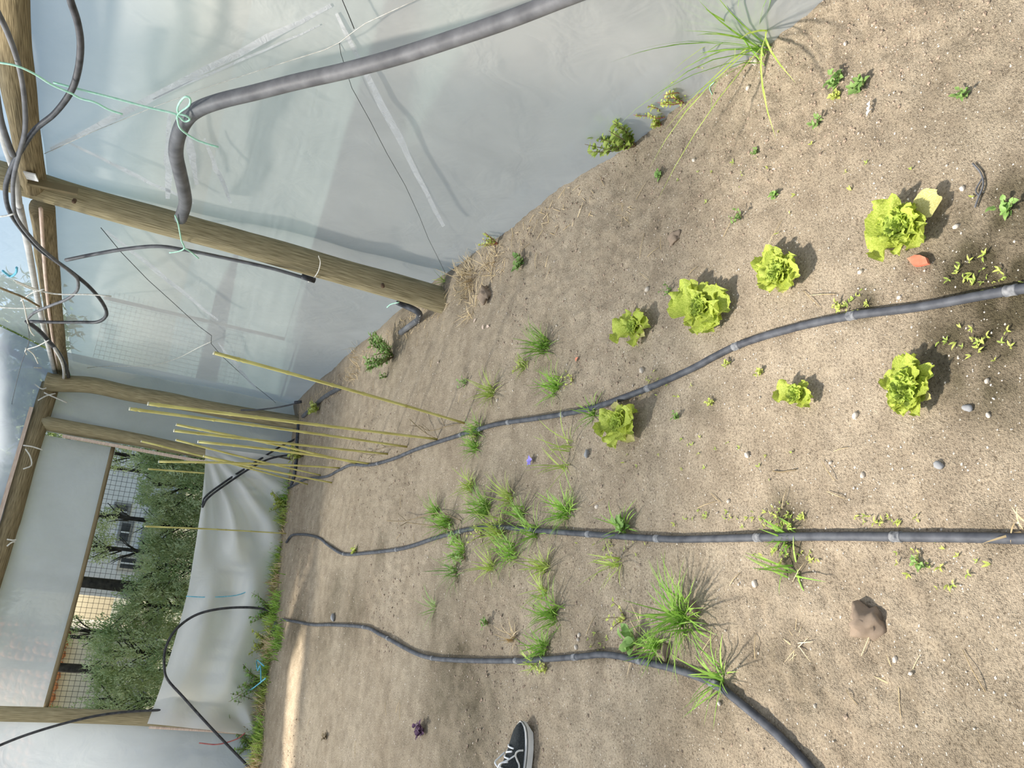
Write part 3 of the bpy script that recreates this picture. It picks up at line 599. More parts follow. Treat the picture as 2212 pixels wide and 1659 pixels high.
for pts, lb in [([(945, 948), (935, 940), (922, 925), (915, 912)], 'left of the second cane'), ([(1000, 915), (975, 925), (950, 935), (935, 925)], 'at the foot of the first cane'), ([(870, 965), (845, 968), (825, 978)], 'at the foot of the third cane'), ([(838, 980), (815, 985), (790, 980)], 'at the foot of the fourth cane'), ([(1000, 1125), (960, 1110), (900, 1128), (870, 1130)], 'beside the middle hose'), ([(985, 1150), (960, 1140), (900, 1132)], 'forked, beside the middle hose')]:
    P = [G(p[0], p[1], .01+.025*k) for k, p in enumerate(pts)]; mb = MB(); mb.add(*tube(smoothpts(P, 4), .0028, 5))
    for k in (1, 2):
        if k < len(P): q = P[k]; mb.add(*tube([q, q+np.array([random.uniform(-.05, .05), random.uniform(-.05, .05), .04])], .0016, 4))
    tag(mb.build('dry_twig', M['stem'], loc=P[0]), 'thin dark dry twig '+lb, 'twig')

# ================================================================== LETTUCES
def leafmesh(name, mat, seed, frill=.10, nu=7, nv=9, cup=.22, ruff=.05):
    """leaf of unit length along +x, width about 0.8, blade up +z"""
    rnd = random.Random(seed); V = []; ph = rnd.uniform(0, 6)
    for i in range(nv):
        t = i/(nv-1); wd = .46*(math.sin(min(1, t*1.12+.05)*PI*.60)**.9)*(1-.0*t)
        if t > .72: wd *= math.sqrt(max(.0, 1-((t-.72)/.32)**2))
        wd = max(wd, .05)
        for j in range(nu):
            s = j/(nu-1)*2-1; e = abs(s)**2; et = max(e, (t-.7)/.3 if t > .7 else 0)
            z = .28*t-.20*t*t + cup*wd*s*s + et*ruff*math.sin(9*t*2+5*s+ph)+et*frill*.5*math.sin(15*t+ph*2+3*s)
            V.append((t+et*.03*math.sin(15*s+ph), s*wd*(1+.12*math.sin(12*t+ph)), z))
    Fc = [(i*nu+j, i*nu+j+1, (i+1)*nu+j+1, (i+1)*nu+j) for i in range(nv-1) for j in range(nu-1)]
    me = bpy.data.meshes.new(name); me.from_pydata(V, [], Fc); me.materials.append(mat); me.polygons.foreach_set('use_smooth', [True]*len(Fc)); me.update(); return me
LO = [leafmesh('lettuce_leaf', M['lettuce'], k, .16, nu=11, nv=13, ruff=.07) for k in range(5)]
LI = [leafmesh('lettuce_leaf_heart', M['lettuce_in'], k+9, .22, nu=9, nv=11, ruff=.12, cup=.45) for k in range(4)]
LY = [leafmesh('lettuce_leaf_yellow', M['lettuce_old'], k+20, .05, ruff=.03) for k in range(2)]
def place(me, name, parent, base, az, tilt, L, W=1.0, roll=0.0, label=None):
    o = bpy.data.objects.new(name, me); col.objects.link(o); o.parent = parent
    o.matrix_local = Matrix.Translation(Vector(base)) @ Matrix.Rotation(az, 4, 'Z') @ Matrix.Rotation(-tilt, 4, 'Y') @ Matrix.Rotation(roll, 4, 'X') @ Matrix.Diagonal((L, L*W, L, 1))
    if label: o['label'] = label
    return o
def lettuce(c, tips, label, size, heart=8, seed=0, hh=.5):
    """tips: (px,py,width ratio, kind) ends of outer leaves as they lie on the soil"""
    random.seed(100+seed); C0 = G(*c); t = thing('lettuce', C0, label, 'lettuce', None)
    k_ = 0
    for tp in tips:
        px, py, wd = tp[:3]; kind = tp[3] if len(tp) > 3 else 'o'
        Tt = G(px, py); d_ = Tt-C0; L = math.hypot(d_[0], d_[1])*1.02+.004; az = math.atan2(d_[1], d_[0])
        me = (LY if kind == 'y' else LO)[k_ % (2 if kind == 'y' else 5)]
        place(me, 'leaf', t, (0, 0, .012+.004*k_/len(tips)), az, math.radians(random.uniform(2, 18) if kind != 'y' else 0), L, wd, random.uniform(-.25, .25), 'withered yellow leaf' if kind == 'y' else None); k_ += 1
    n_o = len(tips)
    for k in range(n_o):          # second ring, shorter and steeper
        az = 2*PI*k/n_o+random.uniform(-.3, .3); place(random.choice(LO), 'leaf', t, (0, 0, .02), az, math.radians(random.uniform(14, 30)), size*random.uniform(.60, .8), random.uniform(.8, 1.05), random.uniform(-.3, .3))
    heart = int(heart*1.7)
    for k in range(heart):
        az = 2*PI*k/heart*1.6+random.uniform(-.3, .3); u = k/heart
        place(random.choice(LI), 'leaf', t, (.006*math.cos(az), .006*math.sin(az), .022), az, math.radians(26+40*u+random.uniform(-8, 8)), size*(.56-.26*u), random.uniform(.7, 1.0), random.uniform(-.3, .3))
    return t
# lettuces, listed from the lower row beside the right hose to the near end
lettuce((1530, 668), [(1490, 640, .9), (1480, 665, .9), (1497, 700, .9), (1522, 722, .9), (1555, 712, .9), (1572, 690, .8), (1583, 672, .9, 'o'), (1582, 645, .8, 'o'), (1565, 632, .9), (1540, 618, .9), (1510, 628, .9)], 'largest round lettuce, in the middle of the row right of the hose', .068, 12, 1)
lettuce((1700, 592), [(1660, 560, .8), (1655, 590, .8), (1660, 618, .8), (1682, 635, .8), (1705, 632, .6, 'y'), (1728, 622, .9), (1745, 600, .9), (1740, 570, .9), (1718, 558, .8), (1690, 548, .9)], 'dense lettuce between the largest one and the ragged one at the near end', .062, 10, 2)
lettuce((1382, 708), [(1346, 726, .9), (1362, 722, .6), (1385, 750, .6), (1398, 725, .6, 'y'), (1412, 705, .8), (1410, 682, .7), (1388, 672, .7), (1362, 690, .7)], 'small lettuce at the far end of the row right of the hose', .05, 9, 3)
lettuce((1352, 918), [(1318, 930, .8), (1325, 905, .8), (1345, 872, .5, 'y'), (1360, 880, .8), (1385, 890, .8), (1395, 910, .8), (1388, 938, .8), (1380, 950, .6, 'y'), (1352, 970, .9), (1330, 962, .8), (1315, 915, .8)], 'lettuce touching the left side of the right hose', .064, 10, 4)
lettuce((1736, 856), [(1700, 848, .9), (1715, 868, .6), (1738, 872, .7), (1762, 878, .8), (1766, 858, .8), (1755, 832, .8), (1735, 838, .6)], 'smallest lettuce, left of the right hose near the camera', .042, 7, 5)
lettuce((1985, 845), [(1930, 825, .6), (1932, 850, .8), (1945, 885, .8), (1972, 900, .8), (2000, 895, .8), (2012, 865, .8), (2035, 798, .6), (2018, 822, .7), (1990, 775, .8), (1968, 775, .8), (1962, 805, 1.0), (2022, 862, .6, 'y')], 'upright lettuce left of the right hose, nearest the camera', .075, 11, 6)
lettuce((1968, 495), [(1897, 548, 1.0), (1912, 470, 1.1), (1935, 525, .9), (1955, 550, .7), (1990, 535, .8), (2018, 530, .8), (2022, 495, .8), (2008, 480, .7), (2040, 432, .75, 'y'), (1995, 450, .7), (1970, 450, .8), (1945, 462, .8)], 'ragged spreading lettuce with a pale torn leaf, nearest the camera on the right', .078, 10, 7)

# ================================================================== WEEDS
def blade(B, az, L, wd, bend, seg=5, lean=.3):
    """a grass blade: strip rising from B and arching over"""
    V = []; d_ = np.array([math.cos(az), math.sin(az), 0]); s = np.array([-math.sin(az), math.cos(az), 0]); p = np.array(B, float); ang = PI/2-lean
    for i in range(seg+1):
        t = i/seg; w2 = wd*(1-t)**.6*(.6+.4*min(1, t*4)); V += [p-s*w2, p+s*w2+np.array([0, 0, w2*.3])]
        p = p+(d_*math.cos(ang)+np.array([0, 0, 1])*math.sin(ang))*L/seg; ang -= bend/seg
    return V, [(2*i, 2*i+1, 2*i+3, 2*i+2) for i in range(seg)], [(0, 0)]*(2*seg+2)
def tuft(px, py, n_, L, label, mat='grass', wd=.0022, spread=.01, lean=(.1, 1.1), bend=(.2, 1.3), az=None, name='grass_tuft', cat='grass', group=None, base=None):
    B = G(px, py) if base is None else np.array(base); mb = MB(); n_ = int(n_*1.7); wd = wd*1.35; L = L*1.12
    for k in range(n_):
        a_ = random.uniform(0, 2*PI) if az is None else az+random.gauss(0, .7)
        q = B+np.array([random.gauss(0, spread), random.gauss(0, spread), 0]); q[2] = ghs(q[0], q[1])-.004
        mb.add(*blade(q, a_, L*random.uniform(.5, 1.1), wd*random.uniform(.7, 1.3), random.uniform(*bend), 5, random.uniform(*lean)))
    return tag(mb.build(name, M[mat], loc=B), label, cat, group)
def ovalleaf(B, az, tilt, L, W, n_=4):
    B = np.array(B, float); d_ = np.array([math.cos(az)*math.cos(tilt), math.sin(az)*math.cos(tilt), math.sin(tilt)]); s = np.array([-math.sin(az), math.cos(az), 0])
    up = np.cross(d_, s); V = [B]
    for i in range(1, n_):
        t = i/n_; w2 = W*math.sin(PI*t**.8)*.5; c = B+d_*L*t-up*(-.12)*L*math.sin(PI*t); V += [c-s*w2+up*.12*W, c, c+s*w2+up*.12*W]
    V.append(B+d_*L); Fc = [(0, 2, 1), (0, 3, 2)]
    for i in range(n_-2):
        a_ = 1+3*i; Fc += [(a_, a_+1, a_+4, a_+3), (a_+1, a_+2, a_+5, a_+4)]
    a_ = 1+3*(n_-2); e = len(V)-1; Fc += [(a_, a_+1, e), (a_+1, a_+2, e)]
    return V, Fc, [(0, 0)]*len(V)
def weed(px, py, h, n_st, n_lf, LL, label, leaf='leaf', stem='stem', spread=.5, W=.6, lean=(0, 0), name='leafy_weed', base=None, cat='weed', group=None):
    B = G(px, py) if base is None else np.array(base, float); t = thing(name, B, label, cat, group); ms = MB(); ml = MB()
    for k in range(n_st):
        az = 2*PI*k/n_st+random.uniform(-.4, .4); hh = h*random.uniform(.65, 1.1); d_ = np.array([math.cos(az)*spread+lean[0], math.sin(az)*spread+lean[1], 1]); d_ /= np.linalg.norm(d_)
        P = [B-[0, 0, .005], B+d_*hh*.5+np.array([random.uniform(-.1, .1)*hh, random.uniform(-.1, .1)*hh, 0]), B+d_*hh]
        S = smoothpts(P, 4); ms.add(*tube(S, lambda u: .0022*(1-.6*u)*(h/.12)**.5, 5))
        for j in range(n_lf):
            u = .2+.8*(j+random.random()*.5)/n_lf; q = S[min(len(S)-1, int(u*(len(S)-1)))]
            ml.add(*ovalleaf(q, random.uniform(0, 2*PI), random.uniform(-.1, .8), LL*random.uniform(.6, 1.15), LL*W*random.uniform(.7, 1.1)))
    ms.build('stem', M[stem], t); ml.build('foliage', M[leaf], t); return t
TUFTS = [  # px, py, blades, length, label, material
 (1178, 748, 46, .13, 'dense green grass tuft in the bare soil between the near post and the small lettuce', 'grass'),
 (1205, 838, 34, .12, 'grass tuft just right of the right hose, nearer one', 'grass'),
 (1065, 850, 30, .14, 'pale wiry grass tuft midway between the near post foot and the right hose', 'grass_y'),
 (1285, 893, 22, .09, 'small grass tuft growing over the right hose', 'grass'),
 (1035, 930, 36, .10, 'grass tuft over the right hose at the foot of the first cane', 'grass'),
 (1030, 967, 26, .10, 'grass tuft left of the right hose by the first cane', 'grass'),
 (1135, 790, 18, .08, 'yellow-green grass beside the dense tuft', 'grass_y'),
 (1225, 1010, 7, .17, 'sparse tall grass blades between the right and the middle hose', 'grass_y'),
 (1235, 960, 7, .15, 'few thin long blades left of the right hose', 'grass_y'),
 (1080, 1150, 40, .15, 'thick yellow-green grass lying across the middle hose in the weed patch', 'grass_y'),
 (945, 1105, 26, .12, 'small grass clump at the far right end of the weed patch', 'grass'),
 (1065, 1225, 22, .12, 'loose grass clump on the left rim of the weed patch', 'grass_y'),
 (1130, 1110, 24, .12, 'grass clump between the weed patch and the dense fanning tuft', 'grass'),
 (1225, 1105, 46, .12, 'dense grass tuft right of the middle hose, fanning away from the camera', 'grass'),
 (1160, 1150, 26, .13, 'grass tuft lying over the middle hose', 'grass'),
 (1055, 1100, 40, .15, 'thick grass clump right of the middle hose', 'grass'),
 (1105, 1075, 26, .14, 'yellowish grass clump beyond the dense fanning tuft', 'grass_y'),
 (1020, 1050, 26, .13, 'straw-tipped grass clump at the edge of the weed patch', 'grass_y'),
 (970, 1130, 44, .14, 'bushy green grass clump at the far end of the weed patch', 'grass'),
 (1000, 1190, 34, .12, 'grass clump left of the middle hose among the leafy weeds', 'grass'),
 (985, 1235, 24, .13, 'dull green grass clump left of the weed patch', 'leaf'),
 (1110, 1195, 34, .14, 'grass clump left of the middle hose on the near side of the patch', 'grass'),
 (1180, 1225, 24, .13, 'yellowing grass tuft halfway to the left hose', 'grass_y'),
 (1180, 1280, 14, .11, 'thin yellow grass tuft above the big tuft by the left hose', 'grass_y'),
 (1200, 1330, 40, .13, 'big grass tuft standing alone right of the left hose', 'grass'),
 (1180, 1400, 28, .10, 'grass on the right edge of the left hose', 'grass'),
 (1155, 1430, 22, .07, 'short weedy grass across the left hose', 'grass_y'),
 (1350, 1140, 10, .11, 'few blades of grass by the broad leaf at the middle hose', 'grass'),
 (1340, 1215, 9, .16, 'two long bent blades left of the middle hose', 'grass_y'),
 (1480, 1335, 62, .17, 'large grass tuft between the middle and the left hose', 'grass'),
 (1420, 1395, 26, .10, 'grass at the near foot of the large tuft', 'grass'),
 (1560, 1468, 16, .13, 'thin grass growing over the curve of the left hose', 'grass'),
 (1700, 1155, 16, .07, 'short grass in the damp patch at the middle hose', 'grass'),
 (1715, 1235, 6, .11, 'two grass blades left of the middle hose near the damp patch', 'grass'),
 (1110, 1375, 12, .09, 'scraggly pale grass beside the left hose', 'straw'),
 (940, 1310, 10, .11, 'faint grass blades between the middle and the left hose, far off', 'leaf'),
 (2205, 1130, 4, .09, 'bent dry blades at the picture edge beside the middle hose', 'straw'),
 (960, 610, 6, .16, 'single long green blades at the foot of the near post', 'grass_y')]
for (px, py, n_, L, lb, mt) in TUFTS: tuft(px, py, n_, L, lb, mt, spread=.012+.008*(n_ > 30), az=None)
tuft(1650, 95, 26, .42, 'tall green grass growing against the right film, nearest the camera', 'grass', .0028, .02, (.1, .9), (.3, 1.4))
tuft(1665, 65, 5, .55, 'long bright blades arching out from the right film', 'grass_y', .0035, .02, (.6, 1.2), (.2, .8), az=PI)
random.seed(5)
weed(1362, 312, .20, 12, 18, .034, 'bright green leafy bush against the right film', 'grass_y', W=.75, base=G(1372, 315))
weed(850, 770, .27, 18, 26, .042, 'leafy bush on the soil just beyond the near post', 'leaf', W=.45, spread=.8)
weed(835, 815, .05, 4, 4, .03, 'small dark leafy weed in front of the bush beyond the near post', 'leaf')
weed(1130, 568, .07, 7, 6, .03, 'low clover-like weed beside the dry grass at the near post', 'leaf', spread=1.2, W=.9)
for px, py, h, lb in [(1437, 250, .12, 'stemmed yellow-green purslane beside the bright green bush'), (1477, 220, .10, 'lower stemmed yellow-green purslane on the right film'), (1488, 208, .12, 'upper stemmed yellow-green purslane, left of the round one'), (1562, 142, .10, 'bushy yellow-green purslane by the tall grass at the right film'), (1075, 527, .10, 'pale flowering herb on the right film before the near post'), (1425, 268, .05, 'tiny yellow herb at the foot of the right film')]:
    weed(px, py, h, 6 if h > .09 else 4, 16, .018, lb, 'leaf_y', 'stem_red', .45, .7)
for px, py, h, LL, lb, lf in [(1352, 1135, .05, .042, 'broad green leaf weed against the middle hose', 'leaf'), (1378, 1385, .07, .05, 'broad-leaved weed at the foot of the large grass tuft', 'leaf'), (1350, 1335, .07, .018, 'yellow-green herb by the large grass tuft', 'leaf_y'),
                          (990, 1165, .09, .028, 'round-leaved weed on the middle hose', 'leaf'), (1040, 1155, .08, .018, 'yellow-green weed on the middle hose', 'leaf_y'), (1005, 1205, .08, .022, 'leafy weed at the left edge of the weed patch', 'leaf'), (1055, 1345, .04, .022, 'small leafy weed beside the scraggly pale grass', 'leaf'),
                          (1130, 790, .06, .016, 'yellow-green herb beside the dense grass tuft', 'leaf_y'), (1238, 822, .06, .014, 'yellow-green herb at the nearer tuft by the right hose', 'leaf_y'), (1030, 945, .07, .018, 'leafy weed under the right hose at the first cane', 'leaf_y'), (1008, 828, .06, .022, 'small green weed at the far side of the wiry tuft', 'leaf'),
                          (1447, 630, .035, .014, 'small weed between the near post and the lettuce row', 'leaf'), (1600, 472, .04, .014, 'small weed beyond the lettuce row towards the right film', 'leaf'), (1770, 265, .035, .016, 'small weed alone on the bare soil near the right film', 'leaf'), (1812, 175, .03, .026, 'two-leaved seedling near the upper edge by the right film', 'leaf'),
                          (1862, 190, .03, .026, 'low dark weed beside the white paper scrap', 'leaf'), (1810, 208, .02, .018, 'tiny yellowish weed below the two-leaved seedling', 'leaf_y'), (1428, 380, .03, .022, 'small pale-leaved weed between the bush and the lettuce row', 'leaf'), (1675, 422, .02, .016, 'single round-leaved seedling beyond the dense lettuce', 'leaf'),
                          (2180, 450, .03, .020, 'weed in the damp soil at the near edge, right side', 'leaf'), (1465, 900, .025, .014, 'dark weed left of the right hose facing the lettuce', 'leaf'), (1540, 870, .02, .012, 'yellowing weed halfway between two lettuces', 'leaf_y'), (1575, 785, .02, .012, 'weed on the left edge of the right hose', 'leaf_y'),
                          (1645, 805, .02, .012, 'small weed left of the right hose near the smallest lettuce', 'leaf_y'), (1815, 665, .03, .012, 'weed on the right edge of the right hose', 'leaf_y'), (1635, 330, .02, .012, 'faint weed on the bare soil below the right film', 'leaf'), (2085, 205, .02, .014, 'faint weed at the near edge by the right film', 'leaf'),
                          (1900, 1350, .015, .010, 'tiny weed beside the large clod', 'leaf_y'), (1990, 1220, .025, .012, 'small weed left of the middle hose at the near end', 'leaf'), (1180, 1445, .04, .018, 'leafy weed on the left side of the left hose', 'leaf_y'), (770, 1190, .04, .03, 'weed at the bend of the middle hose', 'leaf_y')]:
    weed(px, py, h, 4, 4 if LL > .03 else 6, LL, lb, lf, 'stem', .9, .6)
# growth along the foot of the end wall
EW = [(590, 1320, .22, 'bright green clump beside the hanging cable loop', 'leaf', 10), (600, 1130, .16, 'weed by the single thin cane', 'leaf', 7), (615, 1090, .14, 'weed between the canes and the single cane', 'leaf_y', 6), (592, 1165, .20, 'ferny weed left of the single thin cane', 'grass_y', 8), (566, 1440, .28, 'tall yellow-green weed before the plastic sheet', 'leaf_y', 9),
      (572, 1475, .26, 'dark broad weed under the blue twine', 'leaf', 11), (560, 1520, .24, 'blue-green weed near the left edge of the sheet', 'leaf', 10), (552, 1560, .18, 'yellowing weed beside the sheet lath', 'leaf_y', 7), (548, 1610, .16, 'green weed by the grey supply pipe', 'leaf', 7), (585, 1240, .12, 'low weed at the middle of the sheet foot', 'leaf', 5), (580, 1390, .15, 'low weed by the half buried pipe', 'leaf_y', 6), (690, 885, .08, 'small weed by the pipe end near the corner', 'leaf_y', 4), (655, 985, .12, 'yellow-green weed at the corner behind the canes', 'leaf_y', 6)]
for px, py, h, lb, lf, ns in EW: weed(px, py, h*1.35, int(ns*1.5), 14, .045, lb, lf, 'stem', .7, .55)
FT = ['right of the canes at the sheet foot', 'between the canes and the single thin cane', 'just left of the single thin cane', 'at the far end of the middle hose', 'below the right folds of the sheet', 'straight below the middle of the sheet', 'under the bright green clump', 'just left of the bright green clump', 'behind the far end of the sunlit strip', 'under the tall yellow-green weed', 'under the blue twine', 'under the blue-green weed', 'at the foot of the left post', 'round the grey supply pipe', 'leftmost, at the picture edge', 'round the half buried pipe']
for k, (px, py) in enumerate([(618, 1075), (612, 1120), (606, 1160), (600, 1200), (598, 1235), (596, 1270), (600, 1310), (590, 1350), (586, 1400), (578, 1440), (572, 1490), (566, 1530), (562, 1580), (560, 1620), (556, 1660), (606, 1380)]):
    tuft(px, py, 90, .13, 'grass clump at the end wall, '+FT[k], 'grass' if k % 3 == 0 else ('grass_y' if k % 3 == 1 else 'straw'), .003, .075, (.1, 1.0), (.2, 1.2), group='grass clumps along the foot of the end wall')
# dry grass at the near post and loose straw
tuft(1010, 600, 70, .16, 'large clump of dry straw-coloured grass in front of the near post', 'straw', .0018, .06, (.5, 1.5), (.1, .9), name='dry_grass_clump')
tuft(1060, 570, 40, .14, 'dry grass spilling from the foot of the right film', 'straw', .0016, .05, (.6, 1.5), (.1, .9), name='dry_grass_clump')
tuft(1020, 670, 30, .13, 'flattened dry grass on the soil beside the near post foot', 'straw', .0016, .04, (1.1, 1.55), (.0, .2), name='dry_grass_clump')
tuft(905, 640, 26, .12, 'dry grass behind the pipe elbow', 'straw', .0018, .05, (.3, 1.4), (.1, .9), name='dry_grass_clump')
tuft(770, 780, 34, .12, 'brown dry growth along the right film beyond the near post', 'straw', .0018, .10, (.3, 1.4), (.1, .9), name='dry_grass_clump')
tuft(1375, 140+1250, 14, .09, 'dry grass scrap beside the broad-leaved weed', 'straw', .0016, .02, (1.2, 1.55), (0, .2), name='dry_grass_clump')
tuft(1720, 1395, 9, .05, 'small curl of dry roots on the soil beyond the large clod', 'straw', .0012, .008, (1.3, 1.55), (0, .4), name='dry_grass_clump')
tuft(1945, 1490, 9, .07, 'thin dry stalks on the soil at the near left', 'straw', .0012, .012, (1.4, 1.55), (0, .2), name='dry_grass_clump')
tuft(1350, 455, 14, .08, 'dry root scrap on the soil below the right film', 'straw', .0012, .02, (1.3, 1.55), (0, .3), name='dry_grass_clump')
# loose straws, one by one
def straw(px, py, L, az, label, group):
    B = G(px, py, .004); e = B+np.array([math.cos(az), math.sin(az), .05])*L; e[2] = max(ghs(e[0], e[1])+.003, B[2]); m_ = (B+e)/2+np.array([0, 0, .004])
    V, Fc, UV = tube([B, m_, e], .0009, 5); return tag(mk('straw', V, Fc, M['straw'], loc=B), label, 'straw', group)
random.seed(11)
for rg, n_, lb in [((1100, 1750, 330, 640), 16, 'loose dry straw on the soil between the right film and the lettuce row'), ((700, 1000, 740, 900), 10, 'loose dry straw on the soil beyond the near post'), ((1100, 1900, 930, 1110), 9, 'loose dry straw between the right and the middle hose'), ((1200, 2100, 1220, 1500), 9, 'loose dry straw between the middle and the left hose'), ((640, 950, 1440, 1640), 8, 'loose dry straw on the shaded soil near the sunlit strip'), ((640, 900, 1060, 1300), 10, 'loose dry straw on the far soil before the end wall')]:
    for k in range(n_): straw(random.uniform(rg[0], rg[1]), random.uniform(rg[2], rg[3]), random.uniform(.04, .10), random.uniform(0, 2*PI), lb, lb.replace('loose dry straw', 'dry straws'))
# seedlings, cluster by cluster
def seedling_mesh(k, mt):
    mb = MB(); rn = random.Random(k)
    for j in range(rn.choice((2, 3, 4))):
        mb.add(*ovalleaf((0, 0, .002), rn.uniform(0, 6.28), rn.uniform(.1, .9), .013*rn.uniform(.7, 1.3), .0045, 3))
    o = mb.build('seedling_proto', M[mt], loc=(0, 0, 0)); me = o.data; bpy.data.objects.remove(o); me.name = 'seedling'; return me
SM = [seedling_mesh(k, 'leaf_y' if k % 2 else 'grass_y') for k in range(6)]
random.seed(21)
for (cx, cy, rx, ry, n_, lb) in [(2130, 600, 75, 40, 34, 'tiny green seedling in the dark damp soil right of the right hose end'), (2110, 740, 90, 40, 20, 'tiny green seedling left of the right hose at the near end'), (1690, 1120, 55, 28, 34, 'tiny green seedling in the damp patch on the right of the middle hose'), (1710, 1200, 70, 22, 18, 'tiny green seedling just left of the middle hose by the damp patch'),
                                 (1560, 1115, 90, 20, 16, 'tiny green seedling beyond the damp patch along the middle hose'), (1900, 1125, 100, 14, 16, 'tiny green seedling along the right edge of the middle hose'), (2010, 1230, 110, 40, 20, 'tiny green seedling left of the middle hose near the camera'), (1330, 1180, 60, 18, 14, 'tiny green seedling at the left edge of the middle hose farther off'),
                                 (1430, 835, 50, 22, 14, 'tiny green seedling close to the right hose between two lettuces'), (1860, 650, 40, 22, 12, 'tiny green seedling at the coupler of the right hose'), (1700, 380, 300, 130, 22, 'tiny green seedling scattered between the lettuce row and the right film'), (1550, 980, 260, 60, 18, 'tiny green seedling scattered on open soil between the right and middle hose'), (1300, 1390, 30, 20, 8, 'tiny green seedling in the hollow by the left hose')]:
    for k in range(n_):
        p = G(cx+random.gauss(0, rx*.55), cy+random.gauss(0, ry*.55)); o = bpy.data.objects.new('seedling', random.choice(SM)); col.objects.link(o)
        o.location = (p[0], p[1], p[2]); o.rotation_euler = (0, 0, random.uniform(0, 6.28)); s = random.uniform(.6, 1.2); o.scale = (s, s, s)
        tag(o, lb, 'seedling', lb.replace('tiny green seedling', 'seedlings'))

# ================================================================== STONES, CLODS, BITS
def rockmesh(name, seed, mat, sub=2, amp=.25, flat=.6):
    import bmesh
    bm = bmesh.new(); bmesh.ops.create_icosphere(bm, subdivisions=sub, radius=1)
    for v_ in bm.verts:
        n_ = 1+amp*float(noise2(v_.co.x*1.7+seed*5.1+v_.co.z, v_.co.y*1.7-v_.co.z*1.3, seed))+amp*.5*float(noise2(v_.co.x*4+seed, v_.co.y*4+v_.co.z*4, seed+1)); v_.co *= n_; v_.co.z *= flat
    me = bpy.data.meshes.new(name); bm.to_mesh(me); bm.free(); me.materials.append(mat); me.polygons.foreach_set('use_smooth', [True]*len(me.polygons)); return me
RK = [rockmesh('pebble', k, M['pebble'], 1 if k < 4 else 2) for k in range(6)]; RG = [rockmesh('pebble_grey', 11, M['pebble_grey']), rockmesh('pebble_grey', 12, M['pebble_grey'])]
def rock(px, py, r, label, group=None, me=None, name='pebble', cat='pebble', sc=(1, .75, 1)):
    p = G(px, py); o = bpy.data.objects.new(name, me or random.choice(RK)); col.objects.link(o); o.location = (p[0], p[1], p[2]+r*.25); o.rotation_euler = (0, 0, random.uniform(0, 6.28)); o.scale = (r*sc[0], r*sc[1], r*sc[2]); return tag(o, label, cat, group)
for px, py, rp, lb in [(1388, 800, 9, 'oval beige pebble between the small lettuce and the right hose'), (1654, 720, 5, 'beige pebble on the right edge of the right hose'), (2066, 490, 7, 'square pale stone by the ragged lettuce'), (1860, 588, 8, 'flat cream stone between the ragged and the dense lettuce'), (1955, 700, 0, ''), (1943, 643, 5, 'cream pebble beyond the right hose'), (2135, 897, 6, 'pale pebble left of the right hose at the near edge'), (2133, 823, 6, 'round white pebble near the upright lettuce'), (1849, 898, 8, 'beige chipped stone beyond the upright lettuce'), (1615, 983, 7, 'oval tan pebble on open soil between the right and middle hose'), (1865, 1027, 7, 'orange-tan pebble on open soil nearer the middle hose'), (1575, 1083, 6, 'tan pebble just beyond the damp patch'), (1632, 1262, 8, 'white stone left of the middle hose'), (1935, 1425, 7, 'beige pebble on the near left soil'), (1968, 1455, 5, 'white pebble on the near left soil'), (1246, 1398, 7, 'upper orange pebble in the hollow at the left hose'), (1252, 1372, 6, 'top pale pebble of the hollow at the left hose'), (1250, 1382, 6, 'middle orange pebble of the hollow at the left hose'), (1290, 1095, 6, 'pale pebble right of the middle hose by the fanning tuft'), (1630, 133, 9, 'flat cream shell-like stone near the tall grass'), (1500, 346, 6, 'bright white pebble on the soil under the right film'), (1400, 625, 8, 'pinkish stone between the near post and the small lettuce'), (1310, 870, 5, 'pale pebble right of the right hose beside its lettuce'), (1075, 865, 5, 'pale pebble beside the wiry grass tuft'), (1828, 95, 6, 'long pale chip near the right film corner'), (1617, 190, 6, 'thin white chip under the purslane'), (2080, 408, 7, 'flat tan stone beyond the ragged lettuce'), (2005, 415, 7, 'rounded tan stone above the ragged lettuce'), (1795, 1000, 5, 'small cream stone on open soil'), (1000, 560, 6, 'white pebble at the foot of the near post film'), (810, 1300, 0, ''), (1845, 1095, 0, ''), (1555, 1520, 6, 'pale pebble in the shade of the left hose'), (1762, 1525, 6, 'cream chip left of the curve of the left hose')]:
    if rp: dist = np.linalg.norm(G(px, py)-CP); rock(px, py, rp/F*dist*1.0, lb)
rock(2030, 1005, .012, 'smooth grey pebble on open soil right of the middle hose', me=RG[0]); rock(2092, 882, .011, 'blue-grey flat stone near the upright lettuce', me=RG[1]); rock(1270, 980, .016, 'dark grey stone left of the right hose', me=RG[0]); rock(722, 1334, .03, 'grey lump beside the far end of the left hose', me=RG[1])
random.seed(31)
for rg, n_, lb in [((1250, 2150, 80, 480), 46, 'small pale pebble on the soil near the right film'), ((1450, 2190, 760, 1120), 50, 'small pale pebble between the right and the middle hose'), ((1500, 2190, 1220, 1640), 46, 'small pale pebble left of the middle hose'), ((1750, 2050, 520, 640), 16, 'small pale pebble beside the near lettuces'), ((1000, 1450, 560, 860), 22, 'small pale pebble right of the right hose, farther off')]:
    for k in range(n_):
        px, py = random.uniform(rg[0], rg[1]), random.uniform(rg[2], rg[3]); dist = np.linalg.norm(G(px, py)-CP); rock(px, py, random.uniform(1.6, 3.4)/F*dist, lb, lb.replace('small pale pebble', 'small pebbles'), me=RK[random.randrange(4)])
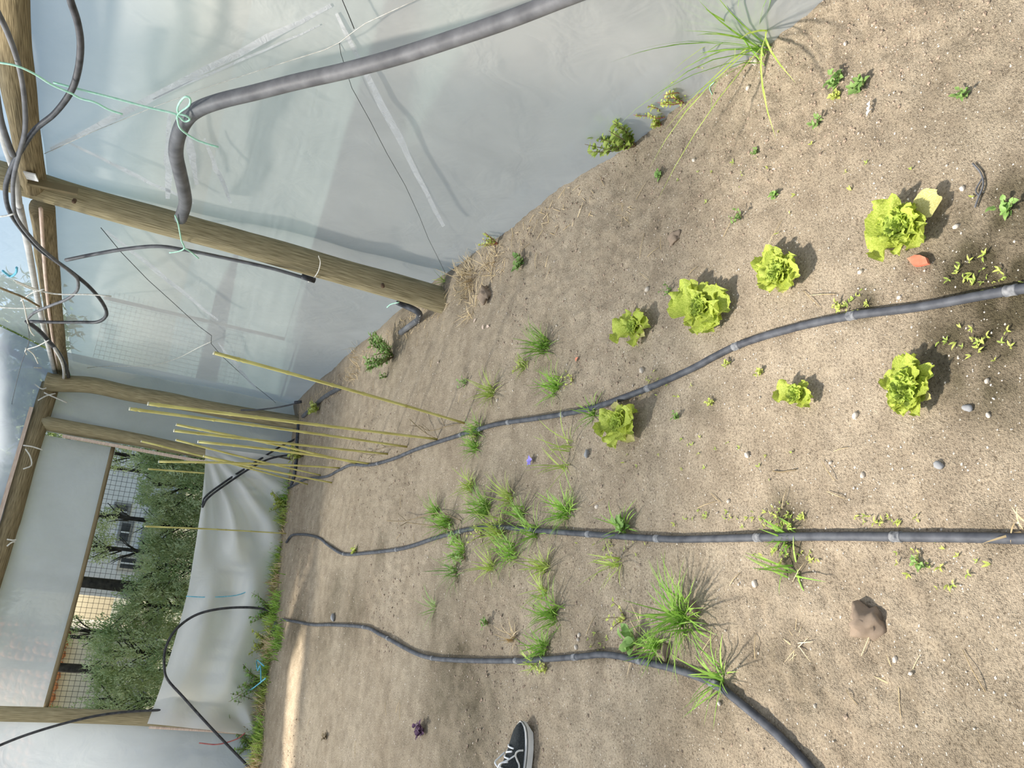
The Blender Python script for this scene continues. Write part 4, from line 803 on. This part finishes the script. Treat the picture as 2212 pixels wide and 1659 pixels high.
# big clod and smaller ones
CL = [rockmesh('soil_clod', 50+k, M['clod'], 3, .55, .8) for k in range(4)]
rock(1878, 1343, .034, 'large crumbly soil clod on the near left soil', me=CL[0], name='soil_clod', cat='clod', sc=(1, .85, 1.1))
rock(1053, 636, .06, 'grey-brown clod in front of the near post foot', me=CL[1], name='soil_clod', cat='clod', sc=(1, .6, .6))
rock(1460, 515, .03, 'dark crumb of soil on the bare ground beyond the lettuce row', me=CL[2], name='soil_clod', cat='clod', sc=(1, .8, .5))
rock(1500, 1320, .022, 'rounded clod at the root of the large grass tuft', me=CL[3], name='soil_clod', cat='clod')
rock(1440, 1425-15, .025, 'clod between the large tuft and the left hose', me=CL[2], name='soil_clod', cat='clod')
# red tile shard
p = G(1990, 566); Vt = []
for z_ in (0, .009):
    for a_, r_ in ((0, .030), (.7, .017), (1.6, .013), (2.6, .020), (3.2, .030), (4.0, .014), (5.0, .014)): Vt.append(p+np.array([r_*math.sin(a_+.5), r_*math.cos(a_+.5), z_+.004]))
tag(mk('tile_shard', Vt, [tuple(range(6, -1, -1)), tuple(range(7, 14))]+[(k, (k+1) % 7, 7+(k+1) % 7, 7+k) for k in range(7)], M['brick'], loc=p, smooth=False), 'small broken piece of red tile beside the ragged lettuce', 'tile piece')
# paper scrap, flowers, purple weed
p = G(1883, 225); mb = MB()
for k in range(3): mb.add(*ovalleaf(p+np.array([-.016+.012*k, .002*k, .004]), 2.9+.3*k, .35, .022, .012, 4))
tag(mb.build('paper_scrap', M['white'], loc=p), 'crumpled white paper scrap on the soil near the right film', 'paper')
p = G(1151, 996); mb = MB()
for k in range(5): mb.add(*ovalleaf(p+np.array([0, 0, .006]), .4+1.1*k, .4, .028, .018, 4))
tag(mb.build('purple_flower', M['purple'], loc=p), 'small purple flower on the soil between the right and middle hose', 'flower')
p = G(1895, 210); mb = MB()
weed(915, 1578, .05, 6, 5, .035, 'dark purple withered seedling on the shaded soil beyond the shoe', 'purple_dark', 'purple_dark', .9, .7)
weed(705, 1590, .03, 4, 4, .03, 'dark brown withered scrap near the sunlit strip', 'stem', 'stem', .9, .7)
# wire bits
cable('bent_wire', [(2105, 355), (2122, 375), (2128, 400), (2117, 430), (2110, 450)], 0, .0022, M['pipe_grey'], 'bent grey wire lying on the soil at the near right', 'wire', 5, 6, fn=lambda p: G(p[0], p[1], .006))
cable('bent_wire', [(2125, 388), (2112, 412), (2118, 425)], 0, .0018, M['pipe_grey'], 'short grey wire loop crossing the bent wire', 'wire', 5, 6, fn=lambda p: G(p[0], p[1], .006))
cable('twig', [(1672, 1018), (1690, 1020), (1708, 1017), (1722, 1015)], 0, .0018, M['stem'], 'thin brown twig on open soil right of the middle hose', 'twig', 4, 6, fn=lambda p: G(p[0], p[1], .004))
cable('string_scrap', [(1540, 205), (1535, 190), (1545, 178)], 0, .0015, M['twine_green'], 'pale blue-green string scrap under the purslane', 'string', 4, 5, fn=lambda p: G(p[0], p[1], .004))
for k, (px, py) in enumerate([(1045, 712), (1058, 706), (1030, 688), (948, 780), (1245, 782)]):
    p = G(px, py); V_, F_, U_ = ovalleaf(p+[0, 0, .003], k*1.3, .15, .028, .016); tag(mk('dry_leaf', V_, F_, M['brick'] if k == 4 else M['lath'], loc=p), ['small orange dry leaf before the near post', 'curled orange dry leaf next to another before the near post', 'narrow orange dry leaf closest to the near post', 'tiny orange dry leaf beyond the near post', 'reddish dry leaf by the dense grass tuft'][k], 'leaf')

# grit and crumbs nobody could count
def scatter(name, n_, rlo, rhi, mat, label, seed, ymax=8., clump=False):
    rn = np.random.RandomState(seed); U = rn.rand(n_*3)
    ysr = .6*(ymax/.6)**rn.rand(n_*2); xsr = rn.uniform(-1.4, 1.74, n_*2)
    if clump: keep = noise2(xsr*1.3+3, ysr*1.3, 9)*1.6+.2+np.exp(-((xsr+.05)**2/.16+(ysr-1.45)**2/.25)) > rn.rand(n_*2); xsr = xsr[keep]; ysr = ysr[keep]
    xsr = xsr[:n_]; ysr = ysr[:n_]; zsr = gh(xsr, ysr); m_ = len(xsr); sz = rlo+(rhi-rlo)*rn.rand(m_)**2.5
    sz = sz*np.clip(ysr/2, 1, 2.2)**.5
    O = np.array([(1, 0, 0), (0, 1, 0), (-1, 0, 0), (0, -1, 0), (0, 0, .7), (0, 0, -.7)]); a_ = rn.rand(m_)*6.28
    OV = O[None]*(rn.uniform(.6, 1.2, (m_, 6, 3))); c, s = np.cos(a_)[:, None], np.sin(a_)[:, None]
    X_ = OV[..., 0]*c-OV[..., 1]*s; Y_ = OV[..., 0]*s+OV[..., 1]*c
    VV = np.stack([xsr[:, None]+X_*sz[:, None], ysr[:, None]+Y_*sz[:, None]*.8, zsr[:, None]+(OV[..., 2]+.25)*sz[:, None]*.8], -1).reshape(-1, 3)
    FB = np.array([(0, 1, 4), (1, 2, 4), (2, 3, 4), (3, 0, 4), (1, 0, 5), (2, 1, 5), (3, 2, 5), (0, 3, 5)]); FF = (FB[None]+6*np.arange(m_)[:, None, None]).reshape(-1, 3)
    o = mk(name, VV, FF.tolist(), mat, loc=(0, 0, 0), smooth=False); return tag(o, label, 'grit' if 'grit' in name else 'soil crumbs', kind='stuff')
scatter('pale_grit', 9000, .0010, .0042, M['pebble'], 'pale grit scattered all over the sandy soil', 3)
scatter('soil_crumbs', 13000, .0018, .0075, M['clod'], 'crumbs of brown soil lying in the rough areas', 4, clump=True)
mb = MB(); rn = random.Random(4)
for k in range(900):
    if k < 450: y_ = rn.uniform(2.6, 8.2); x_ = 1.76-abs(rn.gauss(0, .10))-(.05 if y_ > 6 else 0)
    else: x_ = rn.uniform(-1.6, 1.6); y_ = endY(x_)-.12-abs(rn.gauss(0, .16))
    a_ = rn.uniform(0, 6.28); L = rn.uniform(.02, .07); z_ = ghs(x_, y_)+.003; B = np.array([x_, y_, z_]); D = np.array([math.cos(a_), math.sin(a_), rn.uniform(0, .3)])*L; s = np.array([-math.sin(a_), math.cos(a_), 0])*.0014
    mb.add([B-s, B+s, B+D+s, B+D-s, B+[0, 0, .002]], [(0, 1, 4), (1, 2, 4), (2, 3, 4), (3, 0, 4)])
tag(mb.build('straw_litter', M['straw'], loc=(0, 0, 0)), 'dry plant litter gathered along the foot of the film walls', 'litter', kind='stuff')

# ================================================================== THE PERSON (only the shoe is in the frame)
random.seed(3)
toe = np.array([-.405, 2.735]); ang = math.radians(4); ax = np.array([math.cos(ang), math.sin(ang)]); sd = np.array([-ax[1], ax[0]]); gz = max(ghs(-.45, 2.73), ghs(-.55, 2.7))+.004
person = thing('person', (-.62, 2.72, gz), 'person in black canvas lace-up shoes with white soles, one shoe toe in frame', 'person')
SEC = [(0, .004, .036), (.012, .026, .044), (.03, .038, .052), (.055, .045, .058), (.085, .048, .066), (.115, .046, .078), (.145, .042, .092), (.18, .038, .100), (.22, .034, .104), (.25, .030, .105), (.27, .024, .100), (.28, .010, .09)]
def shoe(toe, sdir, gz, side=1):
    def P_(a_, b_, z_): q = toe-ax*a_+sd*b_; return np.array([q[0], q[1], gz+z_])
    V = []; n_ = 13
    for (a_, w_, h_) in SEC:
        for k in range(n_):
            th = PI*k/(n_-1); c = math.cos(th); s = math.sin(th); V.append(P_(a_+.004*(1-s), w_*.93*np.sign(c)*abs(c)**.75, .012+(h_-.012)*s**.8))
    Fc = [(i*n_+k, i*n_+k+1, (i+1)*n_+k+1, (i+1)*n_+k) for i in range(len(SEC)-1) for k in range(n_-1)]+[tuple(range(n_)), tuple((len(SEC)-1)*n_+k for k in range(n_-1, -1, -1))]
    up = mk('shoe', V, Fc, M['canvas'], person); up['label'] = 'black canvas shoe'
    def ring(off, z0, z1, nm, mt):
        out = []
        for (a_, w_, h_) in SEC: out.append((a_-(off if a_ == 0 else 0), w_+off))
        for (a_, w_, h_) in SEC[::-1]: out.append((a_+(off if a_ > .27 else 0), -w_-off))
        m_ = len(out); V = [P_(a_, b_, z0+(.010 if a_ < .03 and z0 < .005 else 0)) for a_, b_ in out]+[P_(a_, b_, z1) for a_, b_ in out]
        o = mk(nm, V, [(k, (k+1) % m_, m_+(k+1) % m_, m_+k) for k in range(m_)]+[tuple(range(m_-1, -1, -1)), tuple(range(m_, 2*m_))], mt, person, smooth=False); o.parent = up; return o
    ring(.004, 0, .030, 'rubber_sole', M['rubber_white']); ring(.0052, .023, .0255, 'sole_stripe', M['canvas'])
    # side stripe
    for sg in (1, -1):
        st = []
        for a_, z_ in [(.088, .036), (.090, .050), (.097, .058), (.108, .060), (.122, .054), (.14, .046), (.17, .050), (.2, .060), (.24, .066)]:
            i = max(j for j in range(len(SEC)) if SEC[j][0] <= a_); u = (a_-SEC[i][0])/(SEC[min(i+1, 11)][0]-SEC[i][0]+1e-6); w_ = SEC[i][1]*(1-u)+SEC[min(i+1, 11)][1]*u; h_ = SEC[i][2]*(1-u)+SEC[min(i+1, 11)][2]*u
            sn = min(1, ((z_-.012)/(h_-.012)))**(1/.8); c = math.sqrt(max(0, 1-sn*sn))**.75; st.append(P_(a_, sg*(w_*.93*c+.0008), z_))
        V2, F2, U2 = tube(smoothpts(st, 5), .0034, 6); mk('side_stripe', V2, F2, M['rubber_white'], person).parent = up
    # laces and eyelet panel
    for k in range(5):
        a_ = .082+.017*k; h_ = np.interp(a_, [s_[0] for s_ in SEC], [s_[2] for s_ in SEC]); w_ = .021
        lc = [P_(a_+.004*(-1)**k, -w_, h_*.955), P_(a_, 0, h_+.006), P_(a_-.004*(-1)**k, w_, h_*.955)]
        V2, F2, U2 = tube(smoothpts(lc, 4), .0032, 6); mk('lace', V2, F2, M['white'], person).parent = up
    for sg in (1, -1):
        V2, F2, U2 = tube(smoothpts([P_(.15, 0, .108), P_(.135, sg*.02, .112), P_(.12, sg*.034, .088), P_(.105, sg*.040, .066)], 4), .003, 6); mk('lace_end', V2, F2, M['white'], person).parent = up
    return up
shoe(toe, 1, gz); gz2 = ghs(-1.7, 3.0)+.004; shoe(np.array([-1.53, 3.0]), 1, gz2)
def skin_obj(name, verts, edges, radii, mat, parent, lev=2):
    me = bpy.data.meshes.new(name); base = np.array(parent['_base']); me.from_pydata([tuple(np.array(v_)-base) for v_ in verts], edges, []); o = bpy.data.objects.new(name, me); col.objects.link(o); o.parent = parent
    md = o.modifiers.new('skin', 'SKIN'); sv = me.skin_vertices[0].data
    for k, r_ in enumerate(radii): sv[k].radius = (r_, r_)
    sv[0].use_root = True; ms = o.modifiers.new('sub', 'SUBSURF'); ms.levels = lev; ms.render_levels = lev
    me.materials.append(mat); md.use_smooth_shade = True; return o
pv = [(-1.42, 2.86, .93), (-1.35, 2.78, .86), (-.98, 2.75, .50), (-.672, 2.72, .13), (-1.45, 2.95, .86), (-1.62, 2.99, .48), (-1.78, 3.0, .12)]
skin_obj('trousers', pv, [(0, 1), (1, 2), (2, 3), (0, 4), (4, 5), (5, 6)], [.13, .095, .066, .052, .095, .066, .052], M['denim'], person)
tv = [(q[0]-.42-.12*(q[2]-1), q[1], q[2]-.03) for q in [(-1.04, 2.85, 1.02), (-1.06, 2.85, 1.2), (-1.08, 2.85, 1.38), (-1.08, 2.85, 1.50), (-1.07, 2.68, 1.44), (-1.10, 2.62, 1.18), (-1.05, 2.68, .98), (-1.07, 3.02, 1.44), (-1.10, 3.08, 1.18), (-1.05, 3.02, .98)]]
skin_obj('pullover', tv, [(0, 1), (1, 2), (2, 3), (2, 4), (4, 5), (5, 6), (2, 7), (7, 8), (8, 9)], [.13, .12, .13, .055, .06, .048, .040, .06, .048, .040], M['cotton'], person)
hd = rockmesh('head', 3, M['skin'], 3, .02, 1.0)
o = bpy.data.objects.new('head', hd); col.objects.link(o); o.parent = person; o.location = tuple(np.array([-1.56, 2.85, 1.635])-np.array(person['_base'])); o.scale = (.095, .078, .118)
mb = MB(); mb.add(*tube([(-1.57, 2.85, 1.45), (-1.57, 2.85, 1.57)], .05, 12)); mb.add(*tube([(-1.465, 2.85, 1.65), (-1.445, 2.85, 1.61)], lambda u: .006+.01*u, 8)); mb.build('neck_and_nose', M['skin'], person)
hr = rockmesh('hair', 5, M['hair'], 3, .06, 1.0); o = bpy.data.objects.new('hair', hr); col.objects.link(o); o.parent = person; o.location = tuple(np.array([-1.585, 2.85, 1.67])-np.array(person['_base'])); o.scale = (.098, .088, .108)
for sg in (-1, 1):
    mb = MB(); mb.add(*tube([(-1.485, 2.85+sg*.03, 1.65), (-1.472, 2.85+sg*.03, 1.65)], .010, 8)); mb.build('eye', M['black'], person)
    mb = MB(); mb.add(*tube([(-1.56, 2.85+sg*.074, 1.635), (-1.565, 2.85+sg*.088, 1.64)], .022, 8)); mb.build('ear', M['skin'], person)

# ================================================================== BEYOND THE END WALL
# welded mesh fence
fy = 11.0
def bx0(x0, x1, y0, y1, z0, z1): m_ = MB(); m_.add([(x0, y0, z0), (x1, y0, z0), (x1, y1, z0), (x0, y1, z0), (x0, y0, z1), (x1, y0, z1), (x1, y1, z1), (x0, y1, z1)], [(3, 2, 1, 0), (4, 5, 6, 7), (0, 1, 5, 4), (1, 2, 6, 5), (2, 3, 7, 6), (3, 0, 4, 7)]); return m_
t = thing('mesh_fence', (0, fy, -.14), 'dark welded wire fence with upright posts outside the opening', 'fence')
mb = MB()
for k in range(108): x_ = -3.0+k*.058; mb.add(*boxbar((x_, fy, .35), (x_, fy, 2.1), .004, .004, side=(1, 0, 0)))
for k in range(31): z_ = .36+k*.058; mb.add(*boxbar((-3.0, fy, z_), (3.3, fy, z_), .004, .004, side=(0, 1, 0)))
o = mb.build('wire_mesh', M['black_wire'], t, smooth=False); o['kind'] = 'stuff'
for x_ in (-2.9, -.9, 1.1, 3.2): mb = bx0(x_-.02, x_+.02, fy+.01, fy+.05, -.14, 2.15); mb.build('fence_post', M['black_wire'], t, smooth=False)
# conifer hedge: each bush has a trunk, limbs and sprays
random.seed(77)
def spraymesh(seed):
    rn = random.Random(seed); mb = MB()
    for k in range(34):
        t_ = rn.random(); a_ = rn.uniform(0, 6.28); b_ = np.array([rn.gauss(0, .018), rn.gauss(0, .018), t_*.13]); mb.add(*ovalleaf(b_, a_, rn.uniform(.2, 1.2), rn.uniform(.02, .04), .009, 3))
    V = np.vstack(mb.V); return V, mb.F
SP = [spraymesh(k) for k in range(4)]
def bush(x0, y0, rx, ry, zlo, zhi, dens, label, n_sp=260):
    t = thing('hedge_shrub', (x0, y0, -.14), label, 'shrub', None); mt = MB(); mt.add(*tube(smoothpts([(x0, y0, -.14), (x0+.02, y0, zhi*.5), (x0, y0, zhi)], 6), lambda u: .035*(1-.7*u), 7))
    ml = MB()
    for k in range(26):
        z_ = random.uniform(zlo*.6, zhi*.9); a_ = random.uniform(0, 6.28); e = np.array([x0+rx*math.cos(a_), y0+ry*math.sin(a_), z_+.25]); ml.add(*tube([(x0, y0, z_), e*.5+np.array([x0, y0, z_])*.5+[0, 0, .03], e], lambda u: .009*(1-.7*u), 4))
    mt.build('trunk', M['bark'], t); ml.build('branches', M['bark'], t)
    Vs = []; Fs = []; n0 = 0
    for k in range(n_sp):
        V_, F_ = random.choice(SP); a_ = random.uniform(0, 6.28); rr = math.sqrt(random.uniform(.25, 1)); z_ = zlo+(zhi-zlo)*random.random()**dens
        c = np.array([x0+rx*rr*math.cos(a_), y0+ry*rr*math.sin(a_), z_]); s = random.uniform(.8, 1.5); b_ = random.uniform(0, 6.28); ti = random.uniform(-.9, .9)
        Rz = np.array([[math.cos(b_), -math.sin(b_), 0], [math.sin(b_), math.cos(b_), 0], [0, 0, 1]]); Rx = np.array([[1, 0, 0], [0, math.cos(ti), -math.sin(ti)], [0, math.sin(ti), math.cos(ti)]])
        Vs.append(V_@(Rz@Rx).T*s+c); Fs += [tuple(i+n0 for i in f) for f in F_]; n0 += len(V_)
    mk('foliage', np.vstack(Vs), Fs, M['conifer'], t)
HB = [(-1.95, 'leftmost hedge conifer, seen at the left end of the opening'), (-1.45, 'second hedge conifer from the left, through the opening'), (-.95, 'third hedge conifer from the left, under the orange roof'), (-.45, 'dark hedge conifer between the two fence posts'), (.0, 'hedge conifer just right of the middle fence post'), (.45, 'hedge conifer in front of the white building'), (.9, 'hedge conifer behind the single thin cane'), (1.35, 'hedge conifer beside the pink lath'), (1.85, 'rightmost hedge conifer, behind the right film panel')]
for k, (x_, lb) in enumerate(HB): bush(x_, 10.1+.12*(k % 2), .30, .24, .1, (1.15, 1.20, 1.25, 1.12, 1.0, 1.0, 1.15, 1.32, 1.5)[k], .8, lb, 420)
for (x_, z0, z1, lb) in [(-1.75, 1.0, 2.1, 'upper foliage shoot at the left of the opening'), (-.80, 1.1, 2.2, 'upper dark shoot left of the middle trunk'), (.12, 1.3, 2.2, 'upper shoot beside the middle trunk'), (.48, 1.35, 2.3, 'upper shoot before the white building'), (1.2, 1.15, 2.3, 'upper shoot near the pink lath')]:
    bush(x_, 10.5, .16, .15, z0, z1, 1.0, lb, 100)
# tall conifers: unseen crowns and outer trees added to shade the end wall
for px, py, r_, lb in ((300, 2500, .07, 'unseen lower conifer added for shade, farthest left behind the end wall'), (240, 1268, .085, 'tall conifer with a dark trunk seen in the middle of the opening'), (180, 1450, .065, 'tall conifer with a dark trunk seen at the left of the opening'), (260, 870, .08, 'unseen tall conifer added for shade behind the right panel of the end wall'), (300, 1900, .08, 'unseen tall conifer added for shade behind the left panel of the end wall')):
    q = atY(px, py, 10.75); x_ = q[0]; hz = 7.4
    if py == 2500: x_ = -5.1; hz = 5.7
    t = thing('shade_conifer', (x_, 10.75, -.14), lb, 'tree'); mk('trunk', *tube(smoothpts([(x_, 10.75, -.14), (x_+.03, 10.75, 2.2), (x_, 10.8, 5.6)], 6), lambda u: r_*(1-.6*u), 10)[:2], M['bark'], t)
    Vs = []; Fs = []; n0 = 0
    for k in range(900):
        V_, F_ = random.choice(SP); z_ = random.uniform(2.15, hz); rr = 1.25*min(1, (hz+.6-z_)/2.2)*math.sqrt(random.random()); a_ = random.uniform(0, 6.28); s_ = random.uniform(3.4, 5.6); b_ = random.uniform(0, 6.28); cb, sb = math.cos(b_), math.sin(b_)
        Vs.append(V_@np.array([[cb, -sb, 0], [sb, cb, 0], [0, 0, 1]]).T*s_+np.array([x_+rr*math.cos(a_), 10.85+rr*.7*math.sin(a_), z_])); Fs += [tuple(i+n0 for i in f) for f in F_]; n0 += len(V_)
    mk('foliage', np.vstack(Vs), Fs, M['conifer'], t)
# buildings
def bx(mb, x0, x1, y0, y1, z0, z1): mb.add([(x0, y0, z0), (x1, y0, z0), (x1, y1, z0), (x0, y1, z0), (x0, y0, z1), (x1, y0, z1), (x1, y1, z1), (x0, y1, z1)], [(3, 2, 1, 0), (4, 5, 6, 7), (0, 1, 5, 4), (1, 2, 6, 5), (2, 3, 7, 6), (3, 0, 4, 7)]); return mb
Yb = 26.
t = thing('white_house', (1.5, Yb, -.14), 'white house with shuttered windows far beyond the fence', 'building')
bx(MB(), -1.0, 5.2, Yb, Yb+6, -.3, 6.5).build('walls', M['wall_white'], t, smooth=False)
def win(pxc, pyc, w_, h_, fr='wall_cream'):
    c = atY(pxc, pyc, Yb); f = bx(MB(), c[0]-w_/2-.08, c[0]+w_/2+.08, Yb-.06, Yb+.02, c[2]-h_/2-.08, c[2]+h_/2+.08).build('window_frame', M[fr], t, smooth=False)
    o = bx(MB(), c[0]-w_/2, c[0]+w_/2, Yb-.075, Yb-.055, c[2]-h_/2, c[2]+h_/2).build('window_pane', M['glass'], t, smooth=False); o.parent = f
    o = bx(MB(), c[0]-.02, c[0]+.02, Yb-.09, Yb-.07, c[2]-h_/2, c[2]+h_/2).build('window_bar', M['wall_white'], t, smooth=False); o.parent = f
win(285, 1218, .28, .6); win(270, 1150, .5, .22, 'pebble_grey'); win(262, 1105, .34, .3, 'pebble_grey')
q = atY(300, 1195, Yb); bx(MB(), q[0]-.3, q[0]+.9, Yb-.3, Yb, q[2]-.06, q[2]+.04).build('balcony', M['pebble_grey'], t, smooth=False)
t = thing('orange_roof_house', (-6, 24, -.14), 'cream house with an orange tiled roof, at the far left of the opening', 'building')
a_ = atY(150, 1400, 24); b_ = atY(108, 1530, 24)
bx(MB(), b_[0]-3, a_[0]+.4, 24, 29, -.3, a_[2]+.2).build('walls', M['wall_cream'], t, smooth=False)
mb = MB(); zr = a_[2]+.15
for k in range(30):
    x_ = b_[0]-3.2+k*.25
    if x_ > a_[0]+.6: break
    for j in range(8): y0 = 23.6+j*.35; z0 = zr+j*.2; mb.add(*tube([(x_, y0, z0), (x_, y0+.4, z0+.2)], .13, 7))
o = mb.build('roof_tiles', M['roof_tile'], t); o['kind'] = 'stuff'
for o in bpy.data.objects:
    if '_base' in o: del o['_base']
print('objects', len(bpy.data.objects), 'tris', sum(sum(len(p.vertices)-2 for p in m_.polygons)*m_.users for m_ in bpy.data.meshes))
